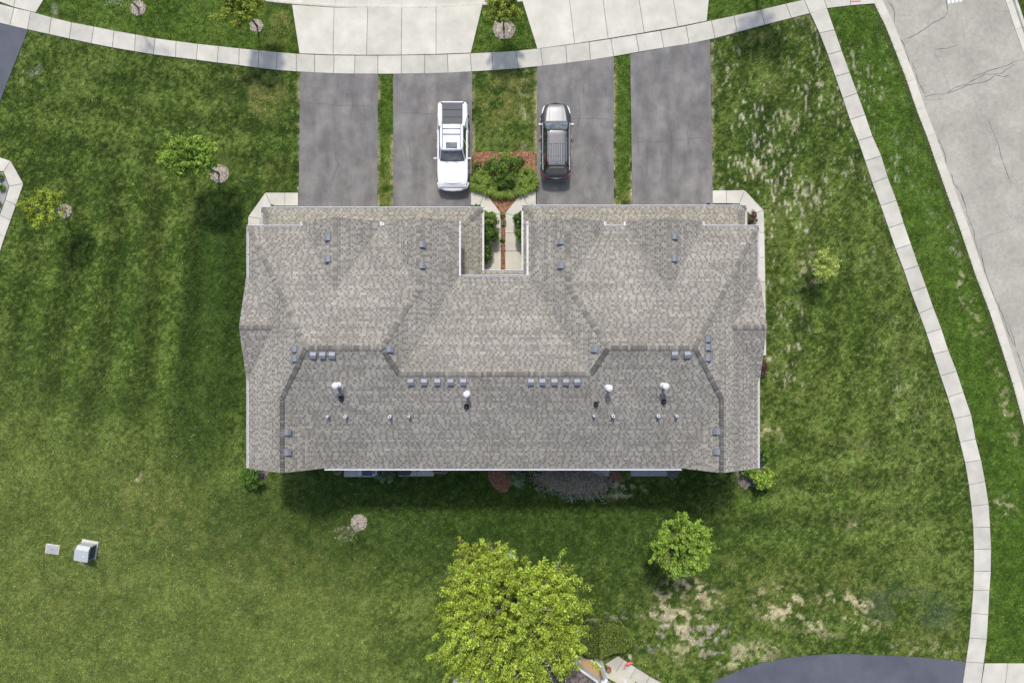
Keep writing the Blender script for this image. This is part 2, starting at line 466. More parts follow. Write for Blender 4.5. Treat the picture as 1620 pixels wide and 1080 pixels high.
def circle_poly(cx, cy, r, n=26, jit=0.12, seed=0):
    rg = random.Random(seed)
    return [(cx + r * (1 + rg.uniform(-jit, jit)) * math.cos(2 * math.pi * i / n), cy + r * (1 + rg.uniform(-jit, jit)) * math.sin(2 * math.pi * i / n)) for i in range(n)]


mulch_red = [
    [(748, 243), (770, 240), (800, 242), (826, 239), (847.5, 242), (847.5, 303), (826, 304), (799.4, 336), (792.4, 336), (767, 304), (748, 304)],
    [(792.6, 336), (799.2, 336), (799, 440), (792.6, 440)],
    [(771, 715), (806, 715), (808, 745), (808, 768), (801, 777), (792, 778), (781, 770), (773, 757)],
    [(964.5, 715), (996.5, 715), (996.5, 757), (980, 760), (964.5, 757)],
    [(880, 715), (907, 715), (907, 744), (880, 742)],
]
mulch_grey = [
    circle_poly(412, 742, 15, 20, .2, 3), circle_poly(1188, 748, 24, 22, .2, 4), circle_poly(1205, 585, 8, 14, .2, 5),
    circle_poly(1064, 744, 12, 16, .25, 6), [(560, 715), (720, 715), (716, 740), (704, 750), (560, 742)],
    [(926, 980), (938, 978), (955, 982), (978, 984), (988, 994), (986, 1010), (975, 1022), (930, 1030)],
]
bed_stone = [(-24, 270), (5, 273), (14, 295), (8, 317), (-2, 341), (-24, 395)]
tree_rings = [((348, 275), 14.5, 11), ((103, 334), 11, 12), ((406, 41.5), 10.5, 13), ((219, 13.5), 12, 14), ((797, 46), 17, 15), ((568, 826), 13, 16)]


def inside(P, poly):
    """P (n,2) -> bool"""
    x, y = P[:, 0], P[:, 1]
    r = np.zeros(len(P), bool)
    poly = np.asarray(poly, float)
    j = len(poly) - 1
    for i in range(len(poly)):
        xi, yi = poly[i]; xj, yj = poly[j]
        if yi != yj:
            c = ((yi > y) != (yj > y)) & (x < (xj - xi) * (y - yi) / (yj - yi) + xi)
            r ^= c
        j = i
    return r


road_poly = road_grass + road_far[::-1]
street_poly = street_edge + [(1330, -420), (-140, -420)]
HOUSE_FOOT = [(452, 352), (757, 352), (757, 445), (836, 445), (836, 350), (1147, 350), (1147, 706), (452, 706)]

hard_polys = [rowsA_up + rowsA_lo[::-1], right_L + right_R[::-1], road_poly, street_poly] + list(asphalt_polys.values()) + apron_polys + walk_polys + neighbor_walk + south_walk + [south_patio] + patio_polys + east_link + mulch_red + mulch_grey + [bed_stone, HOUSE_FOOT] + [circle_poly(c[0], c[1], r, 26, .08, s) for c, r, s in tree_rings]

# raster mask of everything that is not lawn (photo pixels, half-pixel steps)
MX0, MY0, MX1, MY1 = -100, -80, 1720, 1160
gx, gy = np.meshgrid(np.arange(MX0, MX1) + .5, np.arange(MY0, MY1) + .5)
mask = np.zeros(gx.shape, bool)
for p in hard_polys:
    pa = np.array(p)
    a0, a1 = int(max(MX0, pa[:, 0].min() - 2)), int(min(MX1, pa[:, 0].max() + 3))
    b0, b1 = int(max(MY0, pa[:, 1].min() - 2)), int(min(MY1, pa[:, 1].max() + 3))
    if a1 <= a0 or b1 <= b0: continue
    sl = (slice(b0 - MY0, b1 - MY0), slice(a0 - MX0, a1 - MX0))
    pts = np.stack([gx[sl].ravel(), gy[sl].ravel()], 1)
    mask[sl] |= inside(pts, p).reshape(gx[sl].shape)


# ------------------------------------------------------------------ lawn colour (what grows where, plus painted shade)
def value_noise(P, scale, seed, ax=1.0, ay=1.0, rot=0.0):
    r = np.random.default_rng(seed)
    T = r.random((256, 256)).astype(np.float32)
    c, s = math.cos(rot), math.sin(rot)
    x = (P[:, 0] * c + P[:, 1] * s) * ax / scale + 1000
    y = (-P[:, 0] * s + P[:, 1] * c) * ay / scale + 1000
    xi, yi = np.floor(x).astype(int), np.floor(y).astype(int)
    fx, fy = x - xi, y - yi
    fx = fx * fx * (3 - 2 * fx); fy = fy * fy * (3 - 2 * fy)
    a = T[yi % 256, xi % 256]; b = T[yi % 256, (xi + 1) % 256]
    d = T[(yi + 1) % 256, xi % 256]; e = T[(yi + 1) % 256, (xi + 1) % 256]
    return (a * (1 - fx) + b * fx) * (1 - fy) + (d * (1 - fx) + e * fx) * fy


def fbm(P, scale, seed, oct=4, **k):
    t, a, n = 0, 1.0, 0
    for i in range(oct):
        t = t + a * value_noise(P, scale / 2 ** i, seed + i * 17, **k)
        n += a; a *= .6
    return t / n


def blob(P, cx, cy, rx, ry, rot=0.0, soft=0.5):
    c, s = math.cos(math.radians(rot)), math.sin(math.radians(rot))
    dx, dy = P[:, 0] - cx, P[:, 1] - cy
    u, v = (dx * c + dy * s) / rx, (-dx * s + dy * c) / ry
    d = np.sqrt(u * u + v * v)
    return np.clip((1 - d) / soft + 0.5, 0, 1)


def smooth(x, a, b):
    t = np.clip((x - a) / (b - a), 0, 1)
    return t * t * (3 - 2 * t)


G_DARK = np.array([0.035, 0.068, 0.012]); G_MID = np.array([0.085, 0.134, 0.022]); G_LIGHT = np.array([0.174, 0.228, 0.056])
G_VIVID = np.array([0.073, 0.140, 0.016]); STRAW = np.array([0.60, 0.53, 0.33]); G_YEL = np.array([0.185, 0.185, 0.058]); BARE = np.array([0.36, 0.34, 0.29])


def mixc(c, t, k):
    k = k[:, None]
    return c * (1 - k) + t * k


def lawn_color(P):
    """P = photo pixels (n,2) on the ground -> linear rgb"""
    x, y = P[:, 0], P[:, 1]
    n1 = fbm(P, 120, 1); n2 = fbm(P, 34, 2); n3 = fbm(P, 11, 3, oct=3); n4 = fbm(P, 260, 9, oct=2)
    n5 = fbm(P, 5.5, 31, oct=2); n7 = fbm(P, 2.6, 37, oct=2)
    base = 0.22 * n1 + 0.20 * n2 + 0.16 * n3 + 0.22 * n5 + .30 * n7
    base = smooth(base, 0.34, 0.76)
    c = G_DARK + (G_MID - G_DARK) * np.clip(base * 1.6, 0, 1)[:, None] + (G_LIGHT - G_MID) * np.clip(base * 1.7 - 0.75, 0, 1)[:, None]
    # lighter drier meadow in the lower left
    k = smooth(0.0009 * (y - 660) + 0.00035 * (560 - x), 0.0, 0.32) * smooth(760 - x, 0, 260)
    c = mixc(c, G_LIGHT * (0.62 + 0.6 * n2)[:, None], k * 0.62)
    # shade painted into lawn colour west and south of house, plus darker grass bands
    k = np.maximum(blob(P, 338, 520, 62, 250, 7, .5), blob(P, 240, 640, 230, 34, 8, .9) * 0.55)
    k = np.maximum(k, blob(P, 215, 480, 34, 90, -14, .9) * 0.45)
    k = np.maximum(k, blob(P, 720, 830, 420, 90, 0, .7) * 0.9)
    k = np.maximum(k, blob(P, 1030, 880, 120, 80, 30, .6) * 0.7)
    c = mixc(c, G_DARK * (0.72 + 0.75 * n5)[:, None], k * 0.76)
    # mowing lanes, curved, west lawn
    lane = 0.5 + 0.5 * np.sin((x + 0.00035 * (y - 520) ** 2 + 0.10 * y + 60 * n4) / 66 * 2 * math.pi)
    k = blob(P, 200, 470, 190, 210, 0, .7)
    c = c * (1 + (0.50 * (lane - 0.5) * k)[:, None])
    lane = 0.5 + 0.5 * np.sin((y - 0.12 * x) / 58 * 2 * math.pi + 2 * n4)
    k = blob(P, 300, 210, 320, 90, 6, .8)
    c = c * (1 + (0.34 * (lane - 0.5) * k)[:, None])
    lane = 0.5 + 0.5 * np.sin((x + 0.22 * y + 40 * n4) / 56 * 2 * math.pi)
    k = blob(P, 1340, 430, 150, 330, -12, .6)
    c = c * (1 + (0.36 * (lane - 0.5) * k)[:, None])
    lane = 0.5 + 0.5 * np.sin((y + 0.05 * x) / 60 * 2 * math.pi)
    k = blob(P, 1300, 790, 210, 110, 0, .6)
    c = c * (1 + (0.36 * (lane - 0.5) * k)[:, None])
    # vivid verge between sidewalk and road, and along the street
    edge = np.interp(y, [p[1] for p in right_R], [p[0] for p in right_R])
    k = smooth(x - edge, -4, 6) * (y > 10)
    c = mixc(c, G_VIVID * (0.55 + 0.95 * n3)[:, None], k * 0.7)
    up = np.interp(x, [p[0] for p in rowsA_up], [p[1] for p in rowsA_up])
    k = smooth(up - y, -4, 6)
    c = mixc(c, G_VIVID * (0.5 + 0.95 * n3)[:, None], k * 0.5)
    k = blob(P, 609, 200, 14, 110, 0, .3) + blob(P, 985, 190, 14, 130, 0, .3)
    c = mixc(c, G_VIVID * (0.55 + 0.9 * n3)[:, None], np.clip(k, 0, 1) * 0.6)
    k = blob(P, 560, 100, 2, 2, 0, .5)
    # yellowed patches
    for (cx, cy, rx, ry, rot, s) in [(405, 150, 52, 34, 20, .8), (445, 45, 18, 36, 20, .75), (800, 150, 30, 50, 30, .8), (1240, 42, 60, 16, -14, .75), (240, 330, 26, 60, 0, .25),
                                     (240, 800, 90, 60, 30, .4), (100, 940, 130, 90, 0, .25), (450, 900, 130, 60, 10, .28), (612, 296, 10, 40, 0, .8), (985, 320, 12, 14, 0, .6), (1230, 930, 190, 40, 0, .4), (1460, 1000, 60, 30, 0, .4),
                                     (1380, 935, 90, 30, 0, .3), (440, 280, 26, 30, 0, .35)]:
        k = blob(P, cx, cy, rx, ry, rot, .9) * smooth(n3 * .6 + n2 * .4, .36, .68)
        c = mixc(c, G_YEL * (0.7 + 0.6 * n3)[:, None], k * s)
    # straw streaks raked along the lawn right of the house
    st = fbm(P, 2.4, 41, oct=2, ax=1.0, ay=0.20, rot=-0.14)
    n6 = fbm(P, 46, 77, oct=2)
    for (cx, cy, rx, ry, rot, s) in [(1180, 260, 46, 175, -4, .95), (1300, 200, 110, 170, -18, .55), (1225, 350, 60, 130, -6, .9), (1290, 120, 120, 80, -10, .45), (1240, 560, 45, 70, 0, .75), (1230, 660, 40, 40, 0, .6), (1360, 330, 110, 110, 0, .35), (1420, 620, 60, 120, -10, .3),
                                     (1290, 420, 30, 22, 10, .8), (1360, 770, 50, 70, 0, .3)]:
        k = blob(P, cx, cy, rx, ry, rot, .7) * smooth(st * .80 + n6 * .30, .70, .82)
        c = mixc(c, np.array([.68, .64, .46]) * (0.5 + 0.75 * n5)[:, None], np.clip(k * s * .8, 0, .7))
    # bare and straw patches at the lower right and along edges
    p2 = fbm(P, 8, 53, oct=3); p3 = fbm(P, 10, 59, oct=3, ax=.5, ay=1.2, rot=.5)
    for (cx, cy, rx, ry, rot, s, col) in [(1235, 955, 40, 30, 0, 1, STRAW), (1345, 965, 52, 28, 10, 1, STRAW), (1315, 985, 60, 20, 0, .7, STRAW), (1085, 990, 60, 46, 25, .95, STRAW), (1110, 935, 40, 12, 25, 1, STRAW), (1040, 1000, 20, 34, 30, .9, BARE),
                                          (1125, 1010, 44, 26, 20, .8, BARE), (985, 975, 30, 12, 20, .7, BARE), (1180, 1035, 60, 20, -12, .6, STRAW), (1460, 1025, 60, 12, 3, .6, STRAW), (46, 118, 16, 24, 10, .95, BARE),
                                          (1282, 424, 20, 24, 20, 1, STRAW), (1086, 912, 16, 14, 0, 1, STRAW), (1215, 683, 24, 10, 0, .9, STRAW), (215, 752, 10, 10, 0, .7, STRAW), (940, 765, 60, 22, 5, .5, STRAW), (990, 775, 30, 14, 5, .8, STRAW),
                                          (1575, 800, 30, 22, 0, .6, STRAW), (1135, 300, 10, 18, 0, .9, BARE), (85, 15, 6, 18, 0, .5, BARE), (1590, 640, 10, 70, -16, .5, STRAW), (1530, 470, 10, 90, -18, .6, STRAW), (1510, 380, 8, 40, -18, .7, BARE),
                                          (83, 868, 18, 13, 0, .9, G_YEL), (138, 876, 20, 19, 0, .8, STRAW), (548, 838, 22, 12, 0, .45, G_YEL), (800, 270, 60, 8, 0, .5, STRAW), (1385, 830, 60, 8, 0, .45, STRAW), (1250, 690, 70, 5, -4, .5, G_YEL), (1362, 770, 6, 80, 2, .45, G_YEL),
                                          (830, 180, 12, 90, 0, .3, STRAW), (1045, 960, 20, 60, 30, .6, STRAW)]:
        f = p2 * .6 + p3 * .4
        k = blob(P, cx, cy, rx, ry, rot, .8) * smooth(f, .53, .62)
        c = mixc(c, col * (0.6 + 0.6 * n5)[:, None], np.clip(k * s, 0, .92))
    # straw edges along the asphalt
    for ex, y0, y1 in [(473.5, 118, 330), (598, 120, 330), (621, 200, 330), (748.5, 118, 250), (848, 110, 245), (971.5, 92, 330), (999, 250, 330), (1127, 66, 300)]:
        k = np.clip(1 - np.abs(x - ex) / 5.0, 0, 1) * (y > y0) * (y < y1) * smooth(n3 * .6 + n2 * .5, .42, .62)
        c = mixc(c, STRAW * (0.5 + 0.5 * n5)[:, None], k * .8)
    # blue-green seed mix patch
    k = np.clip(blob(P, 1405, 950, 34, 40, 0, .9) + blob(P, 1475, 965, 40, 26, 30, .9), 0, 1) * smooth(n2, .35, .6)
    c = mixc(c, np.array([0.07, 0.105, 0.055]), k * .6)
    return np.clip(c * (0.60 + 0.80 * (.15 * n3 + .35 * n5 + .5 * n7))[:, None], 0.004, 0.9)


# ground: a far sheet, and the lawn sheet with its own relief of colour
obj('ground', [(-400, -400, -0.32), (400, -400, -0.32), (400, 400, -0.32), (-400, 400, -0.32)], [(0, 1, 2, 3)], M['far_grass'], kind='structure')

STEP = 0.125
xs = np.arange(-37.5, 37.5 + 1e-6, STEP); ys = np.arange(-25.5, 25.5 + 1e-6, STEP)
XX, YY = np.meshgrid(xs, ys)
PX = np.stack([810 + XX.ravel() * 24, 540 - YY.ravel() * 24], 1)
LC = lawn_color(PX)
nxg, nyg = len(xs), len(ys)
idx = np.arange(nxg * nyg).reshape(nyg, nxg)
quads = np.stack([idx[:-1, :-1], idx[:-1, 1:], idx[1:, 1:], idx[1:, :-1]], -1).reshape(-1, 4)
cent = PX[quads].mean(1)
drop = inside(cent, [(p[0] - 1.2, p[1]) for p in road_grass] + [(p[0] + 1.2, p[1]) for p in road_far[::-1]]) | inside(cent, [(p[0], p[1] + 1.2) for p in street_edge] + [(1330, -420), (-140, -420)])
quads = quads[~drop]
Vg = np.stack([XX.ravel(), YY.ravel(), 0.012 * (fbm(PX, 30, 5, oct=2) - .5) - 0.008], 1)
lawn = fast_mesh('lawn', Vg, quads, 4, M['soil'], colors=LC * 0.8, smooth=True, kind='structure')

# outer verge beyond the frame so the lawn goes on
ring = MB()
for (x0, x1, y0, y1) in [(-120, -37.5, -120, 120), (37.5, 45, -120, -25.5), (-37.5, 37.5, -120, -25.5)]:
    ring.add([(x0, y0, -0.012), (x1, y0, -0.012), (x1, y1, -0.012), (x0, y1, -0.012)], [(0, 1, 2, 3)])
ring.build('outer_lawn', M['far_grass'], kind='structure')

# blades
N = 1150000
bx = RNG.uniform(-70, 1690, N); by = RNG.uniform(-60, 1140, N)
ok = ~mask[(by + RNG.normal(0, 1.0, N) - MY0).astype(int), (bx + RNG.normal(0, 1.0, N) - MX0).astype(int)] & ~mask[np.clip(by + 4 * np.sign(by - 540) - MY0, 0, MY1 - MY0 - 1).astype(int), (bx - MX0).astype(int)] | ~mask[(by - MY0).astype(int), (bx - MX0).astype(int)]
bx, by = bx[ok], by[ok]
BP = np.stack([bx, by], 1)
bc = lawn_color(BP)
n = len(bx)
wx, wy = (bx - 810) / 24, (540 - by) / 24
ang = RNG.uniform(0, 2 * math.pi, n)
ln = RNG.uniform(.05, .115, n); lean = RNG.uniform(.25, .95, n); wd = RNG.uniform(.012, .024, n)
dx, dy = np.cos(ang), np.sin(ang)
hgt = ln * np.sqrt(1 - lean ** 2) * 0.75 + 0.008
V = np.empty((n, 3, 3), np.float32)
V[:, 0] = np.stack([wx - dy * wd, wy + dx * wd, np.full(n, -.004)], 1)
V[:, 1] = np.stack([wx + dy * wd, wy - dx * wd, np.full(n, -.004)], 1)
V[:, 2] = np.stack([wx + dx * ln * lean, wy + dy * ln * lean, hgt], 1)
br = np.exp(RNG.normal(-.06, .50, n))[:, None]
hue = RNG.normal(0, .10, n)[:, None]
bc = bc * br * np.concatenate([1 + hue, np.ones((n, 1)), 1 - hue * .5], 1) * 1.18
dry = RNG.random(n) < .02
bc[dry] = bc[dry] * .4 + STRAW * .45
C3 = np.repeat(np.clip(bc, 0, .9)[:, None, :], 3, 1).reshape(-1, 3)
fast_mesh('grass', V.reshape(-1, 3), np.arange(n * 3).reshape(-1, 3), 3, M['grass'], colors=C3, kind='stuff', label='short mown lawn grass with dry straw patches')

# dandelion and clover heads, pale specks in the grass
N = 2600
sx = np.concatenate([RNG.uniform(0, 720, N // 2), RNG.uniform(0, 1620, N // 2)]); sy = np.concatenate([RNG.uniform(640, 1080, N // 2), RNG.uniform(0, 1080, N // 2)])
ok = ~mask[(sy - MY0).astype(int), (sx - MX0).astype(int)]
sx, sy = sx[ok], sy[ok]; n = len(sx)
wx, wy = (sx - 810) / 24, (540 - sy) / 24
r = RNG.uniform(.008, .024, n)
V = np.empty((n, 4, 3), np.float32)
for k, (ax_, ay_) in enumerate([(1, 0), (0, 1), (-1, 0), (0, -1)]):
    V[:, k] = np.stack([wx + ax_ * r, wy + ay_ * r, np.full(n, .062)], 1)
pal = np.array([[.75, .74, .66], [.62, .58, .2], [.6, .56, .42]])[RNG.integers(0, 3, n)]
fast_mesh('clover_flowers', V.reshape(-1, 3), np.arange(n * 4).reshape(-1, 4), 4, M['grass'], colors=np.repeat(pal[:, None], 4, 1).reshape(-1, 3), kind='stuff', label='tiny pale clover and dandelion heads in the lawn')

# ------------------------------------------------------------------ paving
def shrink(poly, d):
    """inset a polygon (metres) towards its inside"""
    a = sum(poly[i][0] * poly[(i + 1) % len(poly)][1] - poly[(i + 1) % len(poly)][0] * poly[i][1] for i in range(len(poly)))
    if a < 0: poly = poly[::-1]
    n = len(poly); out = []
    for i in range(n):
        p0, p1, p2 = Vector(poly[i - 1]), Vector(poly[i]), Vector(poly[(i + 1) % n])
        d1, d2 = (p1 - p0).normalized(), (p2 - p1).normalized()
        n1, n2 = Vector((-d1.y, d1.x)), Vector((-d2.y, d2.x))
        b = n1 + n2
        k = d / max(.35, (1 + n1.dot(n2)))
        out.append(tuple(p1 + b * k))
    return out


def slab_bm(poly_m, z0, z1, gap=0.013, bev=0.012):
    p = shrink(poly_m, gap)
    q = shrink(p, bev)
    n = len(p)
    vs = [(x, y, z0) for x, y in p] + [(x, y, z1 - bev) for x, y in p] + [(x, y, z1) for x, y in q]
    fs = [tuple(range(2 * n, 3 * n))]
    for i in range(n):
        j = (i + 1) % n
        fs += [(i, j, n + j, n + i), (n + i, n + j, 2 * n + j, 2 * n + i)]
    return vs, fs


def slabs(parent, polys_px, mat, z1=0.045, piece='paving_slab', gap=0.013):
    for k, p in enumerate(polys_px):
        pm = [W2(*q) for q in p]
        dz = random.uniform(-.004, .004)
        vs, fs = slab_bm(pm, -0.06, z1 + dz, gap)
        obj(piece, vs, fs, mat, parent)


def sheet(name, poly_px, z, mat, parent=None, **kw):
    pm = [W2(*q) for q in poly_px]
    a = sum(pm[i][0] * pm[(i + 1) % len(pm)][1] - pm[(i + 1) % len(pm)][0] * pm[i][1] for i in range(len(pm)))
    if a < 0: pm = pm[::-1]
    mb = MB(); mb.prism(pm, -0.07, z)
    return mb.build(name, mat, parent, **kw)


def walk(name, polys, base_poly, mat, **k):
    o = sheet(name, base_poly, 0.022, M['joint'], kind='structure')
    slabs(o, polys, mat, **k)
    return o


topA = [[rowsA_up[i], rowsA_up[i + 1], rowsA_lo[i + 1], rowsA_lo[i]] for i in range(len(rowsA_up) - 1)]
walk('sidewalk', topA + east_link[:2], rowsA_up + [(1301, -7), (1345, -10), (1345, 9.5), (1308, 14)] + rowsA_lo[::-1], M['concrete'])
rightS = [[right_L[i], right_R[i], right_R[i + 1], right_L[i + 1]] for i in range(len(right_L) - 1)]
rs = walk('sidewalk', rightS, right_L + right_R[::-1], M['concrete'])
lk = sheet('sidewalk_ramp', [(1345, -10), (1345, 9.5), (1385, 6.5), (1377, -12)], 0.018, M['joint'], kind='structure')
slabs(lk, [east_link[2]], M['tactile'], piece='tactile_slab'); slabs(lk, [east_link[3]], M['concrete_pale'])
ap1 = walk('driveway_apron', apron_polys[0:5], [(462, 8), (529, 12.5), (582, 13), (636, 13), (690, 12.5), (745, 9.5), (764, 6.5), (745, 84.6), (690, 86.6), (635, 87.8), (580, 88), (527, 87.5), (474, 85.5)], M['concrete_pale'], z1=0.05, gap=.011)
walk('driveway_apron', apron_polys[5:10], [(826, 1.5), (850, 78), (909, 70), (962, 62), (1019, 52.5), (1072, 43.2), (1118, 34), (1126, -47), (1060, -33), (1007, -23), (952, -14), (900, -6)], M['concrete_pale'], z1=0.05, gap=.011)
walk('driveway_apron', apron_polys[10:12], [(-60, -84), (-30, -8), (22, 12), (57, 21), (70, 0), (98, -50), (44, -63)], M['concrete_pale'], z1=0.05)
walk('driveway_apron', apron_polys[12:14], [(1557, 1048), (1640, 1048), (1655, 1124), (1545, 1124)], M['concrete_pale'], z1=0.05)
walk('garden_path', walk_polys[0:5], [(420, 305), (472, 305), (472, 326), (430, 326), (412, 346), (412, 424), (403, 424), (392, 384), (393, 343)], M['concrete_pale'], gap=.010)
walk('garden_path', walk_polys[5:10], [(745, 304), (767, 304), (792.4, 337), (792.6, 440), (760, 440), (760, 397), (764, 397), (768, 345), (776, 342), (759, 326), (745, 326)], M['concrete_pale'], gap=.010)
walk('garden_path', walk_polys[10:15], [(848, 303), (826, 304), (799.4, 337), (799, 440), (830, 440), (830, 397), (826, 397), (822, 345), (814, 342), (834, 326), (848, 326)], M['concrete_pale'], gap=.010)
walk('garden_path', walk_polys[15:], [(1127, 301.5), (1178, 301), (1208, 333), (1212, 562.5), (1187, 562.5), (1187, 340), (1169.5, 322.5), (1127, 322)], M['concrete_pale'], gap=.010)
walk('garden_path', neighbor_walk, [(-24, 243), (17.5, 255), (37.5, 291), (17.5, 349), (-9, 426), (-27, 419), (0, 341), (15, 295), (6, 272), (-24, 268)], M['concrete'], gap=.010)
walk('garden_path', south_walk, [(957, 1050), (978, 1036.5), (1076, 1097), (1066, 1117)], M['concrete'], gap=.010)
sheet('south_patio', south_patio, 0.03, M['concrete'], kind='structure')
for i in range(0, 8, 2):
    a, b = patio_polys[i], patio_polys[i + 1]
    walk('patio', [a, b], [a[0], b[1], b[2], a[3]], M['concrete_grey'] if i >= 4 else M['concrete'], gap=.010)
DRIVE_MARKS = []
for i, (k, p) in enumerate(asphalt_polys.items()):
    drv = sheet('driveway', p, 0.03 + .0005 * i, M['asphalt_dark'] if k in ('d5', 'd6') else M['asphalt'], kind='structure')
    rgd = random.Random(40 + i)
    if k in ('d1', 'd2', 'd3', 'd4'):
        xa, xb = p[0][0] + 8, p[1][0] - 8
        for q in range(5):
            x0 = rgd.uniform(xa, xb); y0 = rgd.uniform(125, 250); ln_ = rgd.uniform(30, 90)
            DRIVE_MARKS.append((drv, [(x0, y0), (x0 + rgd.uniform(-6, 6), y0 + ln_ * .5), (x0 + rgd.uniform(-10, 10), y0 + ln_)], .022, 'drive_crack', .034 + .0005 * i))
        y0 = rgd.uniform(150, 280)
        DRIVE_MARKS.append((drv, [(xa, y0), ((xa + xb) / 2, y0 + rgd.uniform(-6, 6)), (xb, y0 + rgd.uniform(-8, 8))], .02, 'drive_crack', .034 + .0005 * i))
for p in mulch_red: sheet('mulch_bed', p, 0.028 if len(p) != 4 else 0.034, M['mulch'], kind='structure')
for p in mulch_grey: sheet('soil_bed', p, 0.016, M['mulch_grey'], kind='structure')
sheet('gravel_bed', bed_stone, 0.018, M['stone'], kind='structure')
for c, r, s in tree_rings:
    n = 26; pts = circle_poly(c[0], c[1], r, n, .10, s)
    vs = [(*W2(*p), 0.0) for p in pts] + [(*W2(c[0] + (p[0] - c[0]) * .6, c[1] + (p[1] - c[1]) * .6), .07) for p in pts] + [(*W2(*c), .05)]
    fs = [(n + i, i, (i + 1) % n, n + (i + 1) % n) for i in range(n)] + [(2 * n, n + i, n + (i + 1) % n) for i in range(n)]
    fs = [f[::-1] for f in fs]
    obj('mulch_ring', vs, [f[::-1] for f in fs], M['mulch_pale'], smooth=True, kind='structure')
# loose chips on the mulch, geometry too small to pick apart
def chips(name, polys, count, cols, z, size=(.02, .06)):
    P = []
    for p in polys:
        pa = np.array(p)
        q = np.stack([RNG.uniform(pa[:, 0].min(), pa[:, 0].max(), count * 3), RNG.uniform(pa[:, 1].min(), pa[:, 1].max(), count * 3)], 1)
        area = (pa[:, 0].max() - pa[:, 0].min()) * (pa[:, 1].max() - pa[:, 1].min())
        q = q[inside(q, p)][:max(30, int(area * count / 1000))]
        P.append(q)
    P = np.concatenate(P); n = len(P)
    wx, wy = (P[:, 0] - 810) / 24, (540 - P[:, 1]) / 24
    a = RNG.uniform(0, math.pi, n); l = RNG.uniform(*size, n); w = l * .35
    V = np.empty((n, 4, 3)); zz = z + RNG.uniform(0, .03, (n, 4))
    for k, (s, t) in enumerate([(-1, -1), (1, -1), (1, 1), (-1, 1)]):
        V[:, k, 0] = wx + s * l * np.cos(a) - t * w * np.sin(a); V[:, k, 1] = wy + s * l * np.sin(a) + t * w * np.cos(a); V[:, k, 2] = zz[:, k]
    cc = np.array(cols)[RNG.integers(0, len(cols), n)] * RNG.uniform(.6, 1.3, (n, 1))
    fast_mesh(name, V.reshape(-1, 3), np.arange(n * 4).reshape(-1, 4), 4, M['grass'], colors=np.repeat(cc[:, None], 4, 1).reshape(-1, 3), kind='stuff')
chips('mulch_chips', mulch_red, 1500, [(.38, .19, .11), (.26, .12, .07), (.46, .27, .17), (.15, .08, .05)], .034)
chips('bark_chips', [circle_poly(c[0], c[1], r, 20, .05, s) for c, r, s in tree_rings], 900, [(.5, .45, .36), (.36, .3, .24), (.62, .56, .47), (.2, .17, .14)], .05)
chips('soil_chips', mulch_grey, 700, [(.2, .17, .15), (.32, .29, .26), (.1, .09, .08)], .018)

# ------------------------------------------------------------------ roads, curbs, cracks
def curve_strip(a, b, za, zb):
    n = len(a)
    vs = [(*p, za) for p in a] + [(*p, zb) for p in b]
    return vs, [(i, i + 1, n + i + 1, n + i) for i in range(n - 1)]


def offset_line(line, d):
    out = []
    for i, p in enumerate(line):
        q0, q1 = Vector(line[max(i - 1, 0)]), Vector(line[min(i + 1, len(line) - 1)])
        t = (q1 - q0).normalized(); nn = Vector((-t.y, t.x))
        out.append(tuple(Vector(p) + nn * d))
    return out


def road(name, left_px, right_px, curbL=True, curbR=True, z=-0.115):
    l = [W2(*p) for p in left_px]; r = [W2(*p) for p in right_px]
    vs, fs = curve_strip(l, r, z, z)
    o = obj(name, vs, fs, M['road'], kind='structure')
    # which side is inwards
    def curb(line, sgn):
        fine = []
        for i in range(len(line) - 1):
            for k in range(2):
                t = k / 2; fine.append((line[i][0] * (1 - t) + line[i + 1][0] * t, line[i][1] * (1 - t) + line[i + 1][1] * t))
        fine.append(line[-1])
        prof = [(-.05, -.2), (-.05, .018), (.10, .022), (.125, .005), (.165, -.105), (.60, -.088), (.60, -.2)]
        offs = [offset_line(fine, sgn * d) for d, _ in prof]
        vs_, fs_ = curve_strip(offset_line(fine, -sgn * .36), offset_line(fine, -sgn * .03), -.004, -.004)
        obj('verge_edge', vs_, fs_ if sgn < 0 else [f[::-1] for f in fs_], M['far_grass'], o)
        for i in range(0, len(fine) - 1, 2):
            mb = MB(); seg = range(i, min(i + 3, len(fine)))
            seg = list(seg)
            vs = [(*offs[k][j], prof[k][1]) for j in seg for k in range(len(prof))]
            # open the joint a little
            m = len(prof); fs = []
            for a in range(len(seg) - 1):
                for k in range(m - 1):
                    q = (a * m + k, a * m + k + 1, (a + 1) * m + k + 1, (a + 1) * m + k)
                    fs.append(q if sgn < 0 else q[::-1])
            a0, a1 = Vector(vs[0]), Vector(vs[m * (len(seg) - 1)])
            cut = .010 / max((a1 - a0).length, .1)
            c = Vector(tuple(sum(v[k] for v in vs) / len(vs) for k in range(3)))
            dirv = (a1 - a0).normalized()
            nv = []
            for v in vs:
                d = (Vector(v) - c).dot(dirv)
                nv.append(tuple(Vector(v) - dirv * d * cut))
            obj('curb_section', nv, fs, M['concrete_pale'], o)
    if curbL: curb(l, 1)
    if curbR: curb(r, -1)
    return o


side_road = road('road', road_grass, road_far)
top_far = [(p[0], p[1] - 215) for p in street_edge]
street = road('road', [(p[0], p[1]) for p in street_edge], top_far, True, False, z=-0.121)


